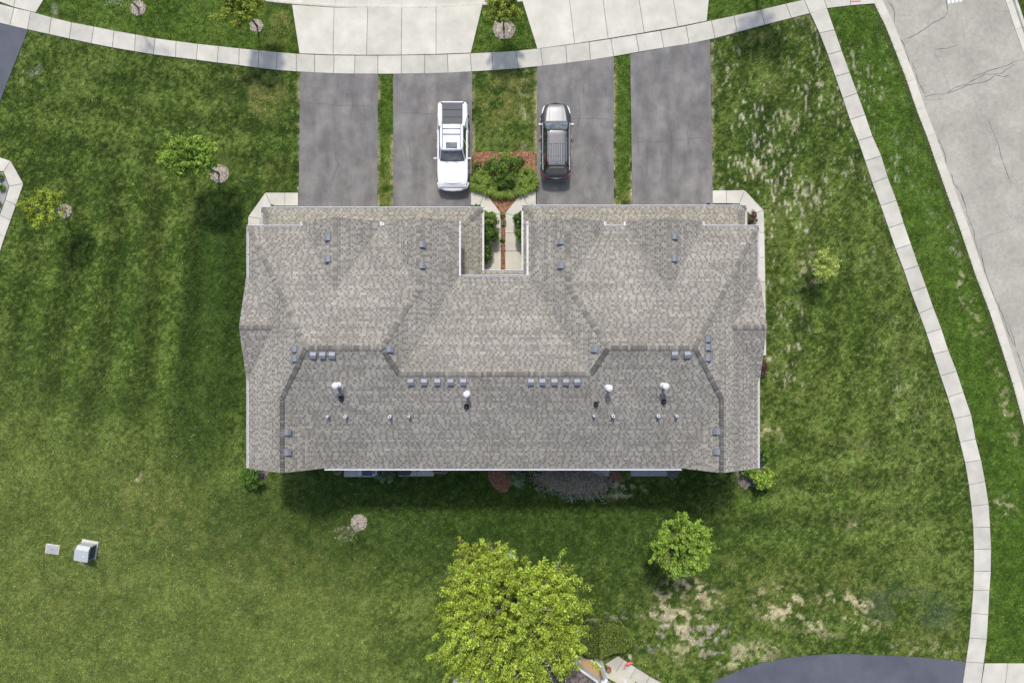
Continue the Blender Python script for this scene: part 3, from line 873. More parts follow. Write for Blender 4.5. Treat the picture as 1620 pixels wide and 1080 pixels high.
def crack(parent, pts_px, w=0.05, mat='sealant', z=-0.1125, wob=1.2, seed=0):
    rg = random.Random(seed)
    pts = [Vector(W2(*p)) for p in pts_px]
    fine = []
    for i in range(len(pts) - 1):
        m = max(2, int((pts[i + 1] - pts[i]).length / .22))
        for k in range(m):
            q = pts[i].lerp(pts[i + 1], k / m)
            fine.append(q + Vector((rg.uniform(-1, 1), rg.uniform(-1, 1))) * .022 * wob)
    fine.append(pts[-1])
    L, R = [], []
    for i, p in enumerate(fine):
        t = (fine[min(i + 1, len(fine) - 1)] - fine[max(i - 1, 0)]).normalized(); nn = Vector((-t.y, t.x))
        e = w * .5 * rg.uniform(.55, 1.3) * (0.35 if i in (0, len(fine) - 1) else 1)
        L.append(p + nn * e); R.append(p - nn * e)
    vs, fs = curve_strip([tuple(p) for p in R], [tuple(p) for p in L], z, z)
    obj('crack', vs, fs, M[mat], parent)


crk = [
    [(1405, 0), (1411, 6), (1416, 16), (1417, 36)], [(1423, 58), (1431, 68), (1437, 88), (1443, 108)], [(1444, 98), (1449, 108), (1453, 125), (1459, 138), (1466, 152)],
    [(1431, 61.5), (1447, 56), (1468, 42), (1480, 34), (1498, 25)], [(1498, 25), (1501, 16), (1499, 6), (1498, -8)],
    [(1463, 153.5), (1480, 148.5), (1498, 147.5)], [(1498, 147.5), (1513, 138), (1530, 133), (1545, 124), (1560, 117), (1587, 115.5), (1597, 107), (1610, 100)],
    [(1498, 147.5), (1515, 142), (1533, 134), (1553, 130), (1567, 125), (1576, 118), (1592, 120.5), (1598, 117.5)], [(1543, 120.5), (1563, 112), (1592, 104), (1616, 94)],
    [(1482, 77.5), (1500, 75), (1519, 70)], [(1477, 203), (1481, 216), (1491, 228), (1496, 243), (1499, 262)], [(1564, 188), (1572, 205), (1580, 225), (1587, 250), (1601, 290)],
    [(1507, 273), (1511, 290), (1522, 305), (1528, 322)], [(1522, 303), (1529, 322), (1532, 340), (1541, 361), (1545, 384), (1552, 402), (1558, 420), (1566, 445), (1573, 463), (1580, 480), (1589, 500), (1597, 525), (1606, 545)],
    [(1553, 393), (1556, 410), (1561, 432)], [(1597, 513), (1604, 532), (1610, 552)], [(1611, 555), (1618, 575), (1626, 600)],
]
for i, c in enumerate(crk): crack(side_road, c, .036 if i < 10 else .032, 'sealant', seed=i)
hair = [[(1470, 40), (1474, 60), (1482, 85), (1493, 110), (1500, 128), (1504, 142)], [(1470, 38), (1474, 20), (1486, 8), (1490, -5)], [(1519, 72), (1532, 84), (1541, 98), (1548, 106)],
        [(1421, 27), (1430, 24), (1440, 23), (1446, 26)], [(1522, 28), (1526, 50), (1528, 68)], [(1460, 158), (1480, 157), (1500, 155)], [(1556, 375), (1580, 368), (1610, 360)], [(1590, 330), (1606, 352)], [(1540, 150), (1548, 165), (1560, 190), (1570, 215)], [(1565, 30), (1572, 50), (1578, 66)]]
for i, c in enumerate(hair): crack(side_road, c, .022, 'hair_crack', seed=50 + i, wob=1.8)
# worn white paint at the top of the road
for i in range(4):
    x0 = 1500 + i * 6
    p = [W2(x0, -3 + i * -.6), W2(x0 + 4.4, -3.6 + i * -.6), W2(x0 + 6, 4 - i * .9), W2(x0 + 1.6, 5 - i * .9)]
    obj('road_marking', [(*q, -0.111) for q in p], [(0, 1, 2, 3)][::1], M['white'], side_road)
# tar seams and oil stains on the driveways, a little above the asphalt
M['drive_crack'] = mat_plain('driveway_crack', (0.085, 0.085, 0.09), 0.95, var=.3)
for i, (par, pts, w_, mt, z_) in enumerate(DRIVE_MARKS): crack(par, pts, w_, mt, z_, 2.0, 300 + i)

# ------------------------------------------------------------------ townhouse
house = empty('townhouse', (-0.5, -0.3, 0), 0, 'long grey shingled townhouse with four garages, gabled roof and white gutters', 'townhouse')
HINV = Matrix.Translation(Vector((0.5, 0.3, 0)))


def hobj(mb_or, name, mat, parent=None, **kw):
    """build a part of the townhouse given in world coordinates"""
    mb_or.v = [(v[0] + 0.5, v[1] + 0.3, v[2]) for v in mb_or.v]
    return mb_or.build(name, mat, parent or house, **kw)


E0 = 5.40; S = 0.35
Yf, Yb, Yc = 6.635, -7.346, 3.745
XL, XR, XB, XB2 = -15.277, 14.254, -3.078, 0.958
SL, SR, SB, SB2 = 0.602, 0.569, 0.611, 0.572
YG = 6.97
yr = (Yf + Yb) / 2; zr = E0 + S * (Yf - yr); yc = (Yc + Yb) / 2; zc = E0 + S * (Yc - yc)
P_F = lambda x, y: E0 + S * (Yf - y)
P_K = lambda x, y: E0 + S * (y - Yb)
P_M = lambda x, y: E0 + S * (Yc - y)
P_C = lambda x, y: E0 + SL * (x - XL)
P_R = lambda x, y: E0 + SR * (XR - x)
P_B = lambda x, y: E0 + SB * (XB - x)
P_B2 = lambda x, y: E0 + SB2 * (x - XB2)


class Face:
    def __init__(self, poly, fn, up):
        self.poly, self.fn, self.up = poly, fn, up    # up: plan direction of ascent


def gable_pair(xa, xb, slope, yback=None):
    xm = (xa + xb) / 2
    h = slope * (xm - xa)
    ye = Yf - h / S
    fl = lambda x, y: E0 + slope * (x - xa)
    fr = lambda x, y: E0 + slope * (xb - x)
    return xm, h, ye, fl, fr


faces = []; ridges = []
g1a, g1b = -12.17, -7.68; g2a = -7.425
g1x, g1h, g1y, g1l, g1r = gable_pair(g1a, g1b, .60)
g2x = (g2a + XB) / 2; g2s = SB; g2h = g2s * (XB - g2x); g2y = Yf - g2h / S
g2l = lambda x, y: E0 + g2s * (x - g2a)
g3b = 5.345; g3x = (XB2 + g3b) / 2; g3h = SB2 * (g3x - XB2); g3y = Yf - g3h / S
g3r = lambda x, y: E0 + SB2 * (g3b - x)
g4a, g4b = 6.60, 11.07
g4x, g4h, g4y, g4l, g4r = gable_pair(g4a, g4b, .60)
R1a = (XL + (zr - E0) / SL, yr); R1b = (XB - (zr - E0) / SB, yr)
R2a = (XB2 + (zr - E0) / SB2, yr); R2b = (XR - (zr - E0) / SR, yr)
C1 = (XB - (zc - E0) / SB, yc); C2 = (XB2 + (zc - E0) / SB2, yc)
xbl = -12.85; zbl = P_C(xbl, 0); ybl = Yb + (zbl - E0) / S; xvl = -10.89
xbr = 11.72; zbr = P_R(xbr, 0); ybr = Yb + (zbr - E0) / S; xvr = 9.85
sdl = (zbl - E0) / (xvl - xbl); sdr = (zbr - E0) / (xbr - xvr)
P_D = lambda x, y: E0 + sdl * (xvl - x)
P_D2 = lambda x, y: E0 + sdr * (x - xvr)
# side gables
sgy, sgw, sgh = 0.79, 2.88, 1.05
sgs = sgh / sgw
sxl = XL + sgh / SL; sxr = XR - sgh / SR
XSL, XSR = -15.42, 14.40
P_SF = lambda x, y: E0 + sgs * (sgy + sgw - y)
P_SB = lambda x, y: E0 + sgs * (y - sgy + sgw)

faces += [
    Face([(XL, Yf), (g1a, Yf), (g1x, g1y), (g1b, Yf), (g2a, Yf), (g2x, g2y), R1b, R1a], P_F, (0, -1)),
    Face([(g1a, YG), (g1x, YG), (g1x, g1y), (g1a, Yf)], g1l, (1, 0)),
    Face([(g1x, YG), (g1b, YG), (g1b, Yf), (g1x, g1y)], g1r, (-1, 0)),
    Face([(g2a, YG), (g2x, YG), (g2x, g2y), (g2a, Yf)], g2l, (1, 0)),
    Face([(g2x, YG), (XB, YG), (XB, Yc), C1, R1b, (g2x, g2y)], P_B, (-1, 0)),
    Face([(XL, Yf), R1a, (xbl, ybl), (xbl, Yb), (XL, Yb), (XL, sgy - sgw), (sxl, sgy), (XL, sgy + sgw)], P_C, (1, 0)),
    Face([(XSL, sgy + sgw), (XSL, sgy), (sxl, sgy), (XL, sgy + sgw)], P_SF, (0, -1)),
    Face([(XSL, sgy), (XSL, sgy - sgw), (XL, sgy - sgw), (sxl, sgy)], P_SB, (0, 1)),
    Face([(xbl, ybl), (xvl, Yb), (xbl, Yb)], P_D, (-1, 0)),
    Face([R1a, R1b, C1, C2, R2a, R2b, (xbr, ybr), (xvr, Yb), (xvl, Yb), (xbl, ybl)], P_K, (0, 1)),
    Face([(XB, Yc), (XB2, Yc), C2, C1], P_M, (0, -1)),
    Face([(XR, Yf), R2b, R2a, (g3x, g3y), (g3b, Yf), (g4a, Yf), (g4x, g4y), (g4b, Yf)], P_F, (0, -1)),
    Face([(XB2, YG), (g3x, YG), (g3x, g3y), R2a, C2, (XB2, Yc)], P_B2, (1, 0)),
    Face([(g3x, YG), (g3b, YG), (g3b, Yf), (g3x, g3y)], g3r, (-1, 0)),
    Face([(g4a, YG), (g4x, YG), (g4x, g4y), (g4a, Yf)], g4l, (1, 0)),
    Face([(g4x, YG), (g4b, YG), (g4b, Yf), (g4x, g4y)], g4r, (-1, 0)),
    Face([(XR, Yf), (XR, sgy + sgw), (sxr, sgy), (XR, sgy - sgw), (XR, Yb), (xbr, Yb), (xbr, ybr), R2b], P_R, (-1, 0)),
    Face([(XSR, sgy + sgw), (XSR, sgy), (sxr, sgy), (XR, sgy + sgw)], P_SF, (0, -1)),
    Face([(XSR, sgy), (XSR, sgy - sgw), (XR, sgy - sgw), (sxr, sgy)], P_SB, (0, 1)),
    Face([(xbr, ybr), (xbr, Yb), (xvr, Yb)], P_D2, (1, 0)),
]
# skirt roof over the garages and the entry court
EL, SS = 2.80, 0.45
LX, LXi, RXi, RX_ = -15.43, -1.84, 0.70, 14.42
YFl, YFr, YU = 8.21, 8.32, 4.30
Q_Fl = lambda x, y: EL + SS * (YFl - y)
Q_Fr = lambda x, y: EL + SS * (YFr - y)
Q_L = lambda x, y: EL + SS * (x - LX)
Q_Ll = lambda x, y: EL + SS * (LXi - x)
Q_Rr = lambda x, y: EL + SS * (x - RXi)
Q_R = lambda x, y: EL + SS * (RX_ - x)
Q_U = lambda x, y: EL + SS * (YU - y)
skirt = [
    Face([(LX, YFl), (LXi, YFl), (LXi - 1.6, YFl - 1.6), (LXi - 1.6, 6.2), (LX + .55, 6.2), (LX + .55, YFl - .55)], Q_Fl, (0, -1)),
    Face([(LX, YFl), (LX + .55, YFl - .55), (LX + .55, 6.2), (LX, 6.2)], Q_L, (1, 0)),
    Face([(LXi, YFl), (LXi, YU), (LXi - .95, YU - .95), (LXi - 1.6, YU - .95), (LXi - 1.6, YFl - 1.6)], Q_Ll, (-1, 0)),
    Face([(LXi, YU), (RXi, YU), (RXi + .65, YU - .65), (RXi + .65, YU - .95), (LXi - .95, YU - .95)], Q_U, (0, -1)),
    Face([(RXi, YFr), (RXi + .65, YFr - .65), (RXi + .65, YU - .65), (RXi, YU)], Q_Rr, (1, 0)),
    Face([(RXi, YFr), (RX_, YFr), (RX_ - .55, YFr - .55), (RX_ - .55, 6.2), (RXi + .65, 6.2), (RXi + .65, YFr - .65)], Q_Fr, (0, -1)),
    Face([(RX_, YFr), (RX_, 6.2), (RX_ - .55, 6.2), (RX_ - .55, YFr - .55)], Q_R, (-1, 0)),
]


def intervals(poly, v, ax):
    """u-intervals of polygon at plan coordinate v along axis ax (1: y fixed, 0: x fixed)"""
    xsn = []
    n = len(poly)
    for i in range(n):
        a, b = poly[i], poly[(i + 1) % n]
        va, vb = a[ax], b[ax]
        if (va > v) != (vb > v):
            xsn.append(a[1 - ax] + (b[1 - ax] - a[1 - ax]) * (v - va) / (vb - va))
    xsn.sort()
    return [(xsn[i], xsn[i + 1]) for i in range(0, len(xsn) - 1, 2)]


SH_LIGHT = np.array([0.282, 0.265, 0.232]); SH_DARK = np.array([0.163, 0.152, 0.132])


def shingle_mesh(face_list, expo=0.143, seed=1, light=SH_LIGHT, dark=SH_DARK, tabw=(.09, .36)):
    rg = random.Random(seed)
    V, Fq, C = [], [], []

    def quad(p, c):
        n = len(V)
        V.extend(p); Fq.append((n, n + 1, n + 2, n + 3)); C.extend([c] * 4)
    for fc in face_list:
        ax = 1 if fc.up[1] != 0 else 0
        sg = fc.up[ax]
        vals = [p[ax] * sg for p in fc.poly]
        v0, v1 = min(vals), max(vals)
        # slope for exposure in plan
        p0 = fc.poly[0]
        q = list(p0); q[ax] += sg
        sl = fc.fn(q[0], q[1]) - fc.fn(p0[0], p0[1])
        step = expo / math.sqrt(1 + sl * sl)
        nrow = int(math.ceil((v1 - v0) / step))

        def pt(u, v, dz=0.0):
            xy = [0, 0]; xy[ax] = v * sg; xy[1 - ax] = u
            return (xy[0], xy[1], fc.fn(xy[0], xy[1]) + dz)
        # orientation
        flip = (ax == 1 and sg < 0) or (ax == 0 and sg > 0)

        def put(a, b, c, d, col):
            quad((d, c, b, a) if flip else (a, b, c, d), col)
        for r in range(nrow):
            va, vb = v0 + r * step, min(v0 + (r + 1) * step, v1)
            e = 1e-4
            ia, ib = intervals(fc.poly, (va + e) * sg, ax), intervals(fc.poly, (vb - e) * sg, ax)
            if len(ia) != len(ib) or not ia:
                im = intervals(fc.poly, (va + vb) / 2 * sg, ax); ia = ib = im
            shade = rg.uniform(.90, 1.10)
            for (a0, a1), (b0, b1) in zip(ia, ib):
                if max(a1 - a0, b1 - b0) < .01: continue
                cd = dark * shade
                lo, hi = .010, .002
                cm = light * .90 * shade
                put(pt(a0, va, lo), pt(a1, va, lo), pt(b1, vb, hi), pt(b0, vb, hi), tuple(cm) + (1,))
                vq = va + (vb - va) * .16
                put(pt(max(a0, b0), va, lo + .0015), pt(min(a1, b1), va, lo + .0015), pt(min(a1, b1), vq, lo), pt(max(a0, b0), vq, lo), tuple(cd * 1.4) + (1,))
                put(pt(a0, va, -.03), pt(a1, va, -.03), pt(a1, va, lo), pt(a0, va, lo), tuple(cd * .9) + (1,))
                # raised tabs
                u = max(a0, b0) - rg.uniform(0, .2); end = min(a1, b1); start = max(a0, b0)
                while u < end:
                    w = rg.uniform(*tabw)
                    s0, s1 = max(u, start), min(u + w, end)
                    if s1 - s0 > .03:
                        k = rg.choice((.80, .90, .97, 1.0, 1.05, 1.12)) * rg.uniform(.96, 1.04)
                        cl = light * k * shade
                        cl = cl * np.array([1 + rg.uniform(-.015, .02), 1, 1 + rg.uniform(-.03, .02)])
                        lo2, hi2 = .020, .006
                        put(pt(s0, va, lo2), pt(s1, va, lo2), pt(s1, vb, hi2), pt(s0, vb, hi2), tuple(cl) + (1,))
                        put(pt(s0, va, lo), pt(s1, va, lo), pt(s1, va, lo2), pt(s0, va, lo2), tuple(cl * .8) + (1,))
                    gp = rg.uniform(.05, .17)
                    g0, g1 = max(u + w, start), min(u + w + gp, end)
                    if g1 - g0 > .03:
                        vm = va + (vb - va) * .62
                        put(pt(g0, va, lo + .003), pt(g1, va, lo + .003), pt(g1, vm, lo), pt(g0, vm, lo), tuple(cd) + (1,))
                    u += w + gp
    return np.array(V), np.array(Fq), np.array(C)


def roof_deck(face_list, dz=-.03):
    mb = MB()
    for fc in face_list:
        vs = [(x, y, fc.fn(x, y) + dz) for x, y in fc.poly]
        a = sum(vs[i][0] * vs[(i + 1) % len(vs)][1] - vs[(i + 1) % len(vs)][0] * vs[i][1] for i in range(len(vs)))
        if a < 0: vs = vs[::-1]
        mb.add(vs, [tuple(range(len(vs)))])
    return mb


deck_mat = mat_plain('roof_deck', (0.10, 0.095, 0.085), 0.95)
roof = hobj(roof_deck(faces), 'roof', deck_mat)
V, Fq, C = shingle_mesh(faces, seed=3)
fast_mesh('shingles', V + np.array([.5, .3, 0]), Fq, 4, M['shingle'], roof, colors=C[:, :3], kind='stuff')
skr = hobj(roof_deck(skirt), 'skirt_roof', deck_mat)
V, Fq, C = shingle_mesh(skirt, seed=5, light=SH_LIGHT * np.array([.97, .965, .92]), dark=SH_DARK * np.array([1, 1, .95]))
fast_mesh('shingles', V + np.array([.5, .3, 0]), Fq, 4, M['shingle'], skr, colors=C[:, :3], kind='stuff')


def ridge_cap(p0, f0, f1, p1, n0, n1, parent, half=.155, seed=0, expo=.15):
    """p0,p1 3-D ends; n0,n1: 3-D directions running down the two faces, across the ridge"""
    rg = random.Random(seed)
    p0, p1 = Vector(p0), Vector(p1)
    L = (p1 - p0).length; d = (p1 - p0).normalized()
    n0, n1 = Vector(n0).normalized(), Vector(n1).normalized()
    V, Fq, C = [], [], []
    m = max(1, int(L / expo))
    for i in range(m):
        a = p0 + d * (i * L / m); b = p0 + d * min(L, (i + 1.25) * L / m)
        k = rg.choice((.54, .60, .66, .72, .78, .96)) * rg.uniform(.94, 1.06)
        col = SH_LIGHT * .96 * k
        za, zb = .052, .030
        up = Vector((0, 0, 1))
        row = []
        for base, zz in ((a, za), (b, zb)):
            row.append([base + n0 * half + up * (zz - .012), base + up * (zz + .006), base + n1 * half + up * (zz - .012)])
        n = len(V)
        pts = row[0] + row[1] + [q - up * .04 for q in row[0]]
        V.extend(tuple(q) for q in pts); C.extend([tuple(col)] * 6 + [tuple(col * .7)] * 3)
        Fq += [(n, n + 1, n + 4, n + 3), (n + 1, n + 2, n + 5, n + 4), (n, n + 6, n + 7, n + 1), (n + 1, n + 7, n + 8, n + 2), (n, n + 3, n + 3, n + 6)][:4]
    V = np.array(V) + np.array([.5, .3, 0])
    o = fast_mesh('ridge_cap', V, np.array(Fq), 4, M['shingle'], parent, colors=np.array(C), kind='stuff')
    return o


def grad_down(fn, p, d):
    """unit 3-D direction on plane fn, perpendicular in plan to ridge d, pointing along d's left"""
    l = Vector((-d[1], d[0])).normalized()
    z0 = fn(p[0], p[1]); z1 = fn(p[0] + l.x, p[1] + l.y)
    return Vector((l.x, l.y, z1 - z0))


def cap(a, b, fl, fr, parent=roof, ext=0.0):
    """ridge from plan a to b; fl is the plane on its left, fr on its right"""
    a3 = (*a, fl(*a)); b3 = (*b, fl(*b))
    d = (b[0] - a[0], b[1] - a[1])
    nl = grad_down(fl, a, d)
    g = grad_down(fr, a, d); nr = -g
    ridge_cap(a3, fl, fr, b3, nl, nr, parent, seed=int(abs(a[0] * 91 + a[1] * 37)))


cap((XL, Yf), R1a, P_F, P_C); cap((xbl, ybl), R1a, P_C, P_K); cap((xbl, Yb), (xbl, ybl), P_C, P_D)
cap((XR, Yf), R2b, P_R, P_F); cap((xbr, ybr), R2b, P_K, P_R); cap((xbr, Yb), (xbr, ybr), P_D2, P_R)
cap(R1a, R1b, P_F, P_K); cap(R2b, R2a, P_K, P_F); cap(C1, C2, P_M, P_K)
cap((g1x, YG), (g1x, g1y), g1r, g1l); cap((g2x, YG), (g2x, g2y), P_B, g2l); cap((g2x, g2y), R1b, P_B, P_F); cap(C1, R1b, P_K, P_B)
cap((g3x, YG), (g3x, g3y), g3r, P_B2); cap((g3x, g3y), R2a, P_F, P_B2); cap(C2, R2a, P_B2, P_K); cap((g4x, YG), (g4x, g4y), g4r, g4l)
cap((XSL, sgy), (sxl, sgy), P_SF, P_SB); cap((XSR, sgy), (sxr, sgy), P_SB, P_SF)
cap((LXi, YFl), (LXi - 1.6, YFl - 1.6), Q_Ll, Q_Fl, skr); cap((LX, YFl), (LX + .5, YFl - .5), Q_Fl, Q_L, skr)
cap((RXi, YFr), (RXi + .62, YFr - .62), Q_Fr, Q_Rr, skr); cap((RX_, YFr), (RX_ - .5, YFr - .5), Q_R, Q_Fr, skr)

# walls
lower = [(-15.0, 7.82), (-2.2, 7.82), (-2.2, 3.95), (1.06, 3.95), (1.06, 7.93), (14.05, 7.93), (14.05, 6.0), (13.9, 6.0), (13.9, -6.98), (-14.93, -6.98), (-14.93, 6.0), (-15.0, 6.0)]
upper = [(-14.93, 6.29), (-11.82, 6.29), (-11.82, 6.67), (-8.03, 6.67), (-8.03, 6.29), (-7.05, 6.29), (-7.05, 6.67), (-3.41, 6.67), (-3.41, 3.4), (1.3, 3.4), (1.3, 6.67), (4.98, 6.67), (4.98, 6.29), (6.95, 6.29), (6.95, 6.67), (10.72, 6.67), (10.72, 6.29), (13.9, 6.29), (13.9, -6.98), (-14.93, -6.98)]


def wall_ring(poly, z0, z1):
    mb = MB(); n = len(poly)
    a = sum(poly[i][0] * poly[(i + 1) % n][1] - poly[(i + 1) % n][0] * poly[i][1] for i in range(n))
    if a < 0: poly = poly[::-1]
    vs = [(x, y, z0) for x, y in poly] + [(x, y, z1) for x, y in poly]
    mb.add(vs, [(i, (i + 1) % n, n + (i + 1) % n, n + i) for i in range(n)])
    return mb


hobj(wall_ring(lower, -0.1, 2.83), 'lower_wall', M['siding'])
hobj(wall_ring(upper, 2.832, 5.36), 'upper_wall', M['siding'])
eave = [(XL, Yf), (g1a, Yf), (g1a, YG), (g1b, YG), (g1b, Yf), (g2a, Yf), (g2a, YG), (XB, YG), (XB, Yc), (XB2, Yc), (XB2, YG), (g3b, YG), (g3b, Yf), (g4a, Yf), (g4a, YG), (g4b, YG), (g4b, Yf), (XR, Yf), (XR, Yb), (XL, Yb)]
mb = MB(); mb.add([(x, y, 5.30) for x, y in eave], [tuple(range(len(eave)))]); hobj(mb, 'soffit', M['white_vinyl'])
# gable end walls with rake boards
def gable_wall(x0, x1, xm, h, y, sgn, axis='x', base=E0):
    mb = MB()
    yy = y - sgn * .30
    if axis == 'x': vs = [(x0, yy, base - .12), (x1, yy, base - .12), (xm, yy, base + h - .08)]
    else: vs = [(yy, x0, base - .12), (yy, x1, base - .12), (yy, xm, base + h - .08)]
    mb.add(vs, [(0, 1, 2)]); hobj(mb, 'gable_wall', M['siding'])
    for (a, b) in ((x0, xm), (x1, xm)):
        mb = MB(); t = .025
        za, zb = base, base + h
        q = []
        for off in (0.0, sgn * t):
            for (u, z) in ((a, za), (b, zb)):
                for dz in (-.2, -.025):
                    q.append((u, y - off, z + dz) if axis == 'x' else (y - off, u, z + dz))
        mb.add(q, [(0, 1, 3, 2), (4, 6, 7, 5), (1, 5, 7, 3), (0, 2, 6, 4), (0, 4, 5, 1), (2, 3, 7, 6)])
        hobj(mb, 'rake_board', M['white'])


gable_wall(g1a, g1b, g1x, g1h, YG, 1); gable_wall(g2a, XB, g2x, g2h, YG, 1); gable_wall(XB2, g3b, g3x, g3h, YG, 1); gable_wall(g4a, g4b, g4x, g4h, YG, 1)
gable_wall(XL, xvl, xbl, zbl - E0, Yb, -1); gable_wall(xvr, XR, xbr, zbr - E0, Yb, -1)
gable_wall(sgy - sgw, sgy + sgw, sgy, sgh, XSL, -1, 'y'); gable_wall(sgy - sgw, sgy + sgw, sgy, sgh, XSR, 1, 'y')


def gutter(p, q, out, z, parent=None):
    """open trough from p to q, out = outward unit vector"""
    prof = [(-.02, .0), (-.02, -.12), (.075, -.12), (.115, -.03), (.115, .012), (.092, .012), (.092, -.02), (.06, -.095), (.004, -.095), (.004, -.005)]
    mb = MB(); n = len(prof)
    ex = (Vector(q) - Vector(p)).normalized() * .0
    vs = []
    for e in (Vector(p) - ex, Vector(q) + ex):
        for o, h in prof: vs.append((e.x + out[0] * o, e.y + out[1] * o, z + h))
    mb.add(vs, [(k, (k + 1) % n, n + (k + 1) % n, n + k) for k in range(n)] + [tuple(range(n - 1, -1, -1)), tuple(range(n, 2 * n))])
    g = hobj(mb, 'gutter', M['white'], parent)
    # hanger straps and dark outlet
    L = (Vector(q) - Vector(p)).length; d = (Vector(q) - Vector(p)).normalized()
    k = int(L / 1.6)
    for i in range(1, k + 1):
        c = Vector(p) + d * (L * (i - .5) / k)
        mbs = MB()
        a = c - d * .02; b = c + d * .02; o = Vector(out)
        r0, r1 = a + o * 0.0, a + o * .1
        s0, s1 = b + o * 0.0, b + o * .1
        mbs.add([(r0.x, r0.y, z + .002), (s0.x, s0.y, z + .002), (s1.x, s1.y, z + .014), (r1.x, r1.y, z + .014)], [(0, 1, 2, 3)])
        mbs.v = [(v[0] + .5, v[1] + .3, v[2]) for v in mbs.v]
        mbs.build('hanger', M['pipe'], g)
    if L > 1.0:
        c = Vector(p) + d * .16 + Vector(out) * .048
        mo = MB(); mo.lathe([(.045, 0), (.045, .004)], (c.x + .5, c.y + .3, z - .094), 8); mo.build('outlet', M['black'], g)
    return g


ZG = E0 - .0
gutter((XL, Yf), (XL, sgy + sgw), (-1, 0), ZG); gutter((XL, sgy - sgw), (XL, Yb), (-1, 0), ZG)
gutter((XL - .1, Yf), (g1a, Yf), (0, 1), ZG); gutter((g1a, Yf), (g1a, YG), (-1, 0), ZG); gutter((g1b, YG), (g1b, Yf), (1, 0), ZG); gutter((g2a, Yf + .1), (g2a, YG - .05), (-1, 0), ZG + .004)
gutter((g1b + .0, Yf), (g2a, Yf), (0, 1), ZG - .006)
gutter((XB, YG), (XB, Yc), (1, 0), ZG); gutter((XB, Yc), (XB2, Yc), (0, 1), ZG - .004); gutter((XB2, YG), (XB2, Yc), (-1, 0), ZG)
gutter((g3b, YG), (g3b, Yf), (1, 0), ZG); gutter((g3b, Yf), (g4a, Yf), (0, 1), ZG - .004); gutter((g4a, YG), (g4a, Yf), (-1, 0), ZG); gutter((g4b, YG), (g4b, Yf), (1, 0), ZG)
gutter((g4b, Yf), (XR + .1, Yf), (0, 1), ZG - .004); gutter((XR, Yf), (XR, sgy + sgw), (1, 0), ZG); gutter((XR, sgy - sgw), (XR, Yb), (1, 0), ZG)
gutter((xvl, Yb), (xvr, Yb), (0, -1), ZG)
ZL = EL
gutter((LX - .1, YFl), (LXi + .1, YFl), (0, 1), ZL); gutter((LX, YFl), (LX, 6.2), (-1, 0), ZL - .004); gutter((LXi, YFl), (LXi, YU), (1, 0), ZL - .004)
gutter((LXi, YU), (RXi, YU), (0, 1), ZL); gutter((RXi, YFr), (RXi, YU), (-1, 0), ZL - .004); gutter((RXi - .1, YFr), (RX_ + .1, YFr), (0, 1), ZL); gutter((RX_, YFr), (RX_, 6.2), (1, 0), ZL - .004)
lsof = [(LX, YFl), (LXi, YFl), (LXi, YU), (RXi, YU), (RXi, YFr), (RX_, YFr), (RX_, 3.0), (LX, 3.0)]
mb = MB(); mb.add([(x, y, 2.70) for x, y in lsof], [tuple(range(len(lsof)))]); hobj(mb, 'soffit', M['white_vinyl'])
# downspouts
for (x, y) in [(-14.99, 5.9), (-14.99, -6.6), (13.97, 5.9), (13.97, -6.6), (-10.4, -7.04), (9.3, -7.04), (-0.5, -7.04)]:
    mb = MB(); mb.box(x - .04, x + .04, y - .05, y + .05, .05, 5.3); hobj(mb, 'downspout', M['white'])
# garage doors, windows, doors (on the walls under the eaves)
for xc, yy in [(-12.1, 7.84), (-5.9, 7.84), (4.1, 7.95), (10.3, 7.95)]:
    mb = MB(); mb.box(xc - 2.15, xc + 2.15, yy, yy + .03, 0.0, 2.2); gd = hobj(mb, 'garage_door', M['white_vinyl'])
    for r in range(4):
        for c in range(4):
            m2 = MB(); m2.box(xc - 2.05 + c * 1.03 + .5, xc - 2.05 + c * 1.03 + 1.42, yy + .032 + .3, yy + .05 + .3, .07 + r * .54, .52 + r * .54); m2.build('panel', M['white'], gd)


def window(xc, y, zc_, w, h, sgn, axis='x'):
    def bx(m, a0, a1, d0, d1, z0, z1):
        d0, d1 = sorted((y + sgn * d0, y + sgn * d1))
        if axis == 'x': m.box(a0, a1, d0, d1, z0, z1)
        else: m.box(d0, d1, a0, a1, z0, z1)
    m = MB(); bx(m, xc - w / 2, xc + w / 2, .004, .02, zc_ - h / 2, zc_ + h / 2); wd = hobj(m, 'window', M['glass_dark'])
    m = MB(); t = .07
    bx(m, xc - w / 2 - t, xc - w / 2, .0, .05, zc_ - h / 2 - t, zc_ + h / 2 + t); bx(m, xc + w / 2, xc + w / 2 + t, .0, .05, zc_ - h / 2 - t, zc_ + h / 2 + t)
    bx(m, xc - w / 2, xc + w / 2, .0, .05, zc_ + h / 2, zc_ + h / 2 + t); bx(m, xc - w / 2, xc + w / 2, .0, .05, zc_ - h / 2 - t, zc_ - h / 2); bx(m, xc - .02, xc + .02, .021, .04, zc_ - h / 2, zc_ + h / 2)
    m.v = [(v[0] + .5, v[1] + .3, v[2]) for v in m.v]; m.build('frame', M['white'], wd)


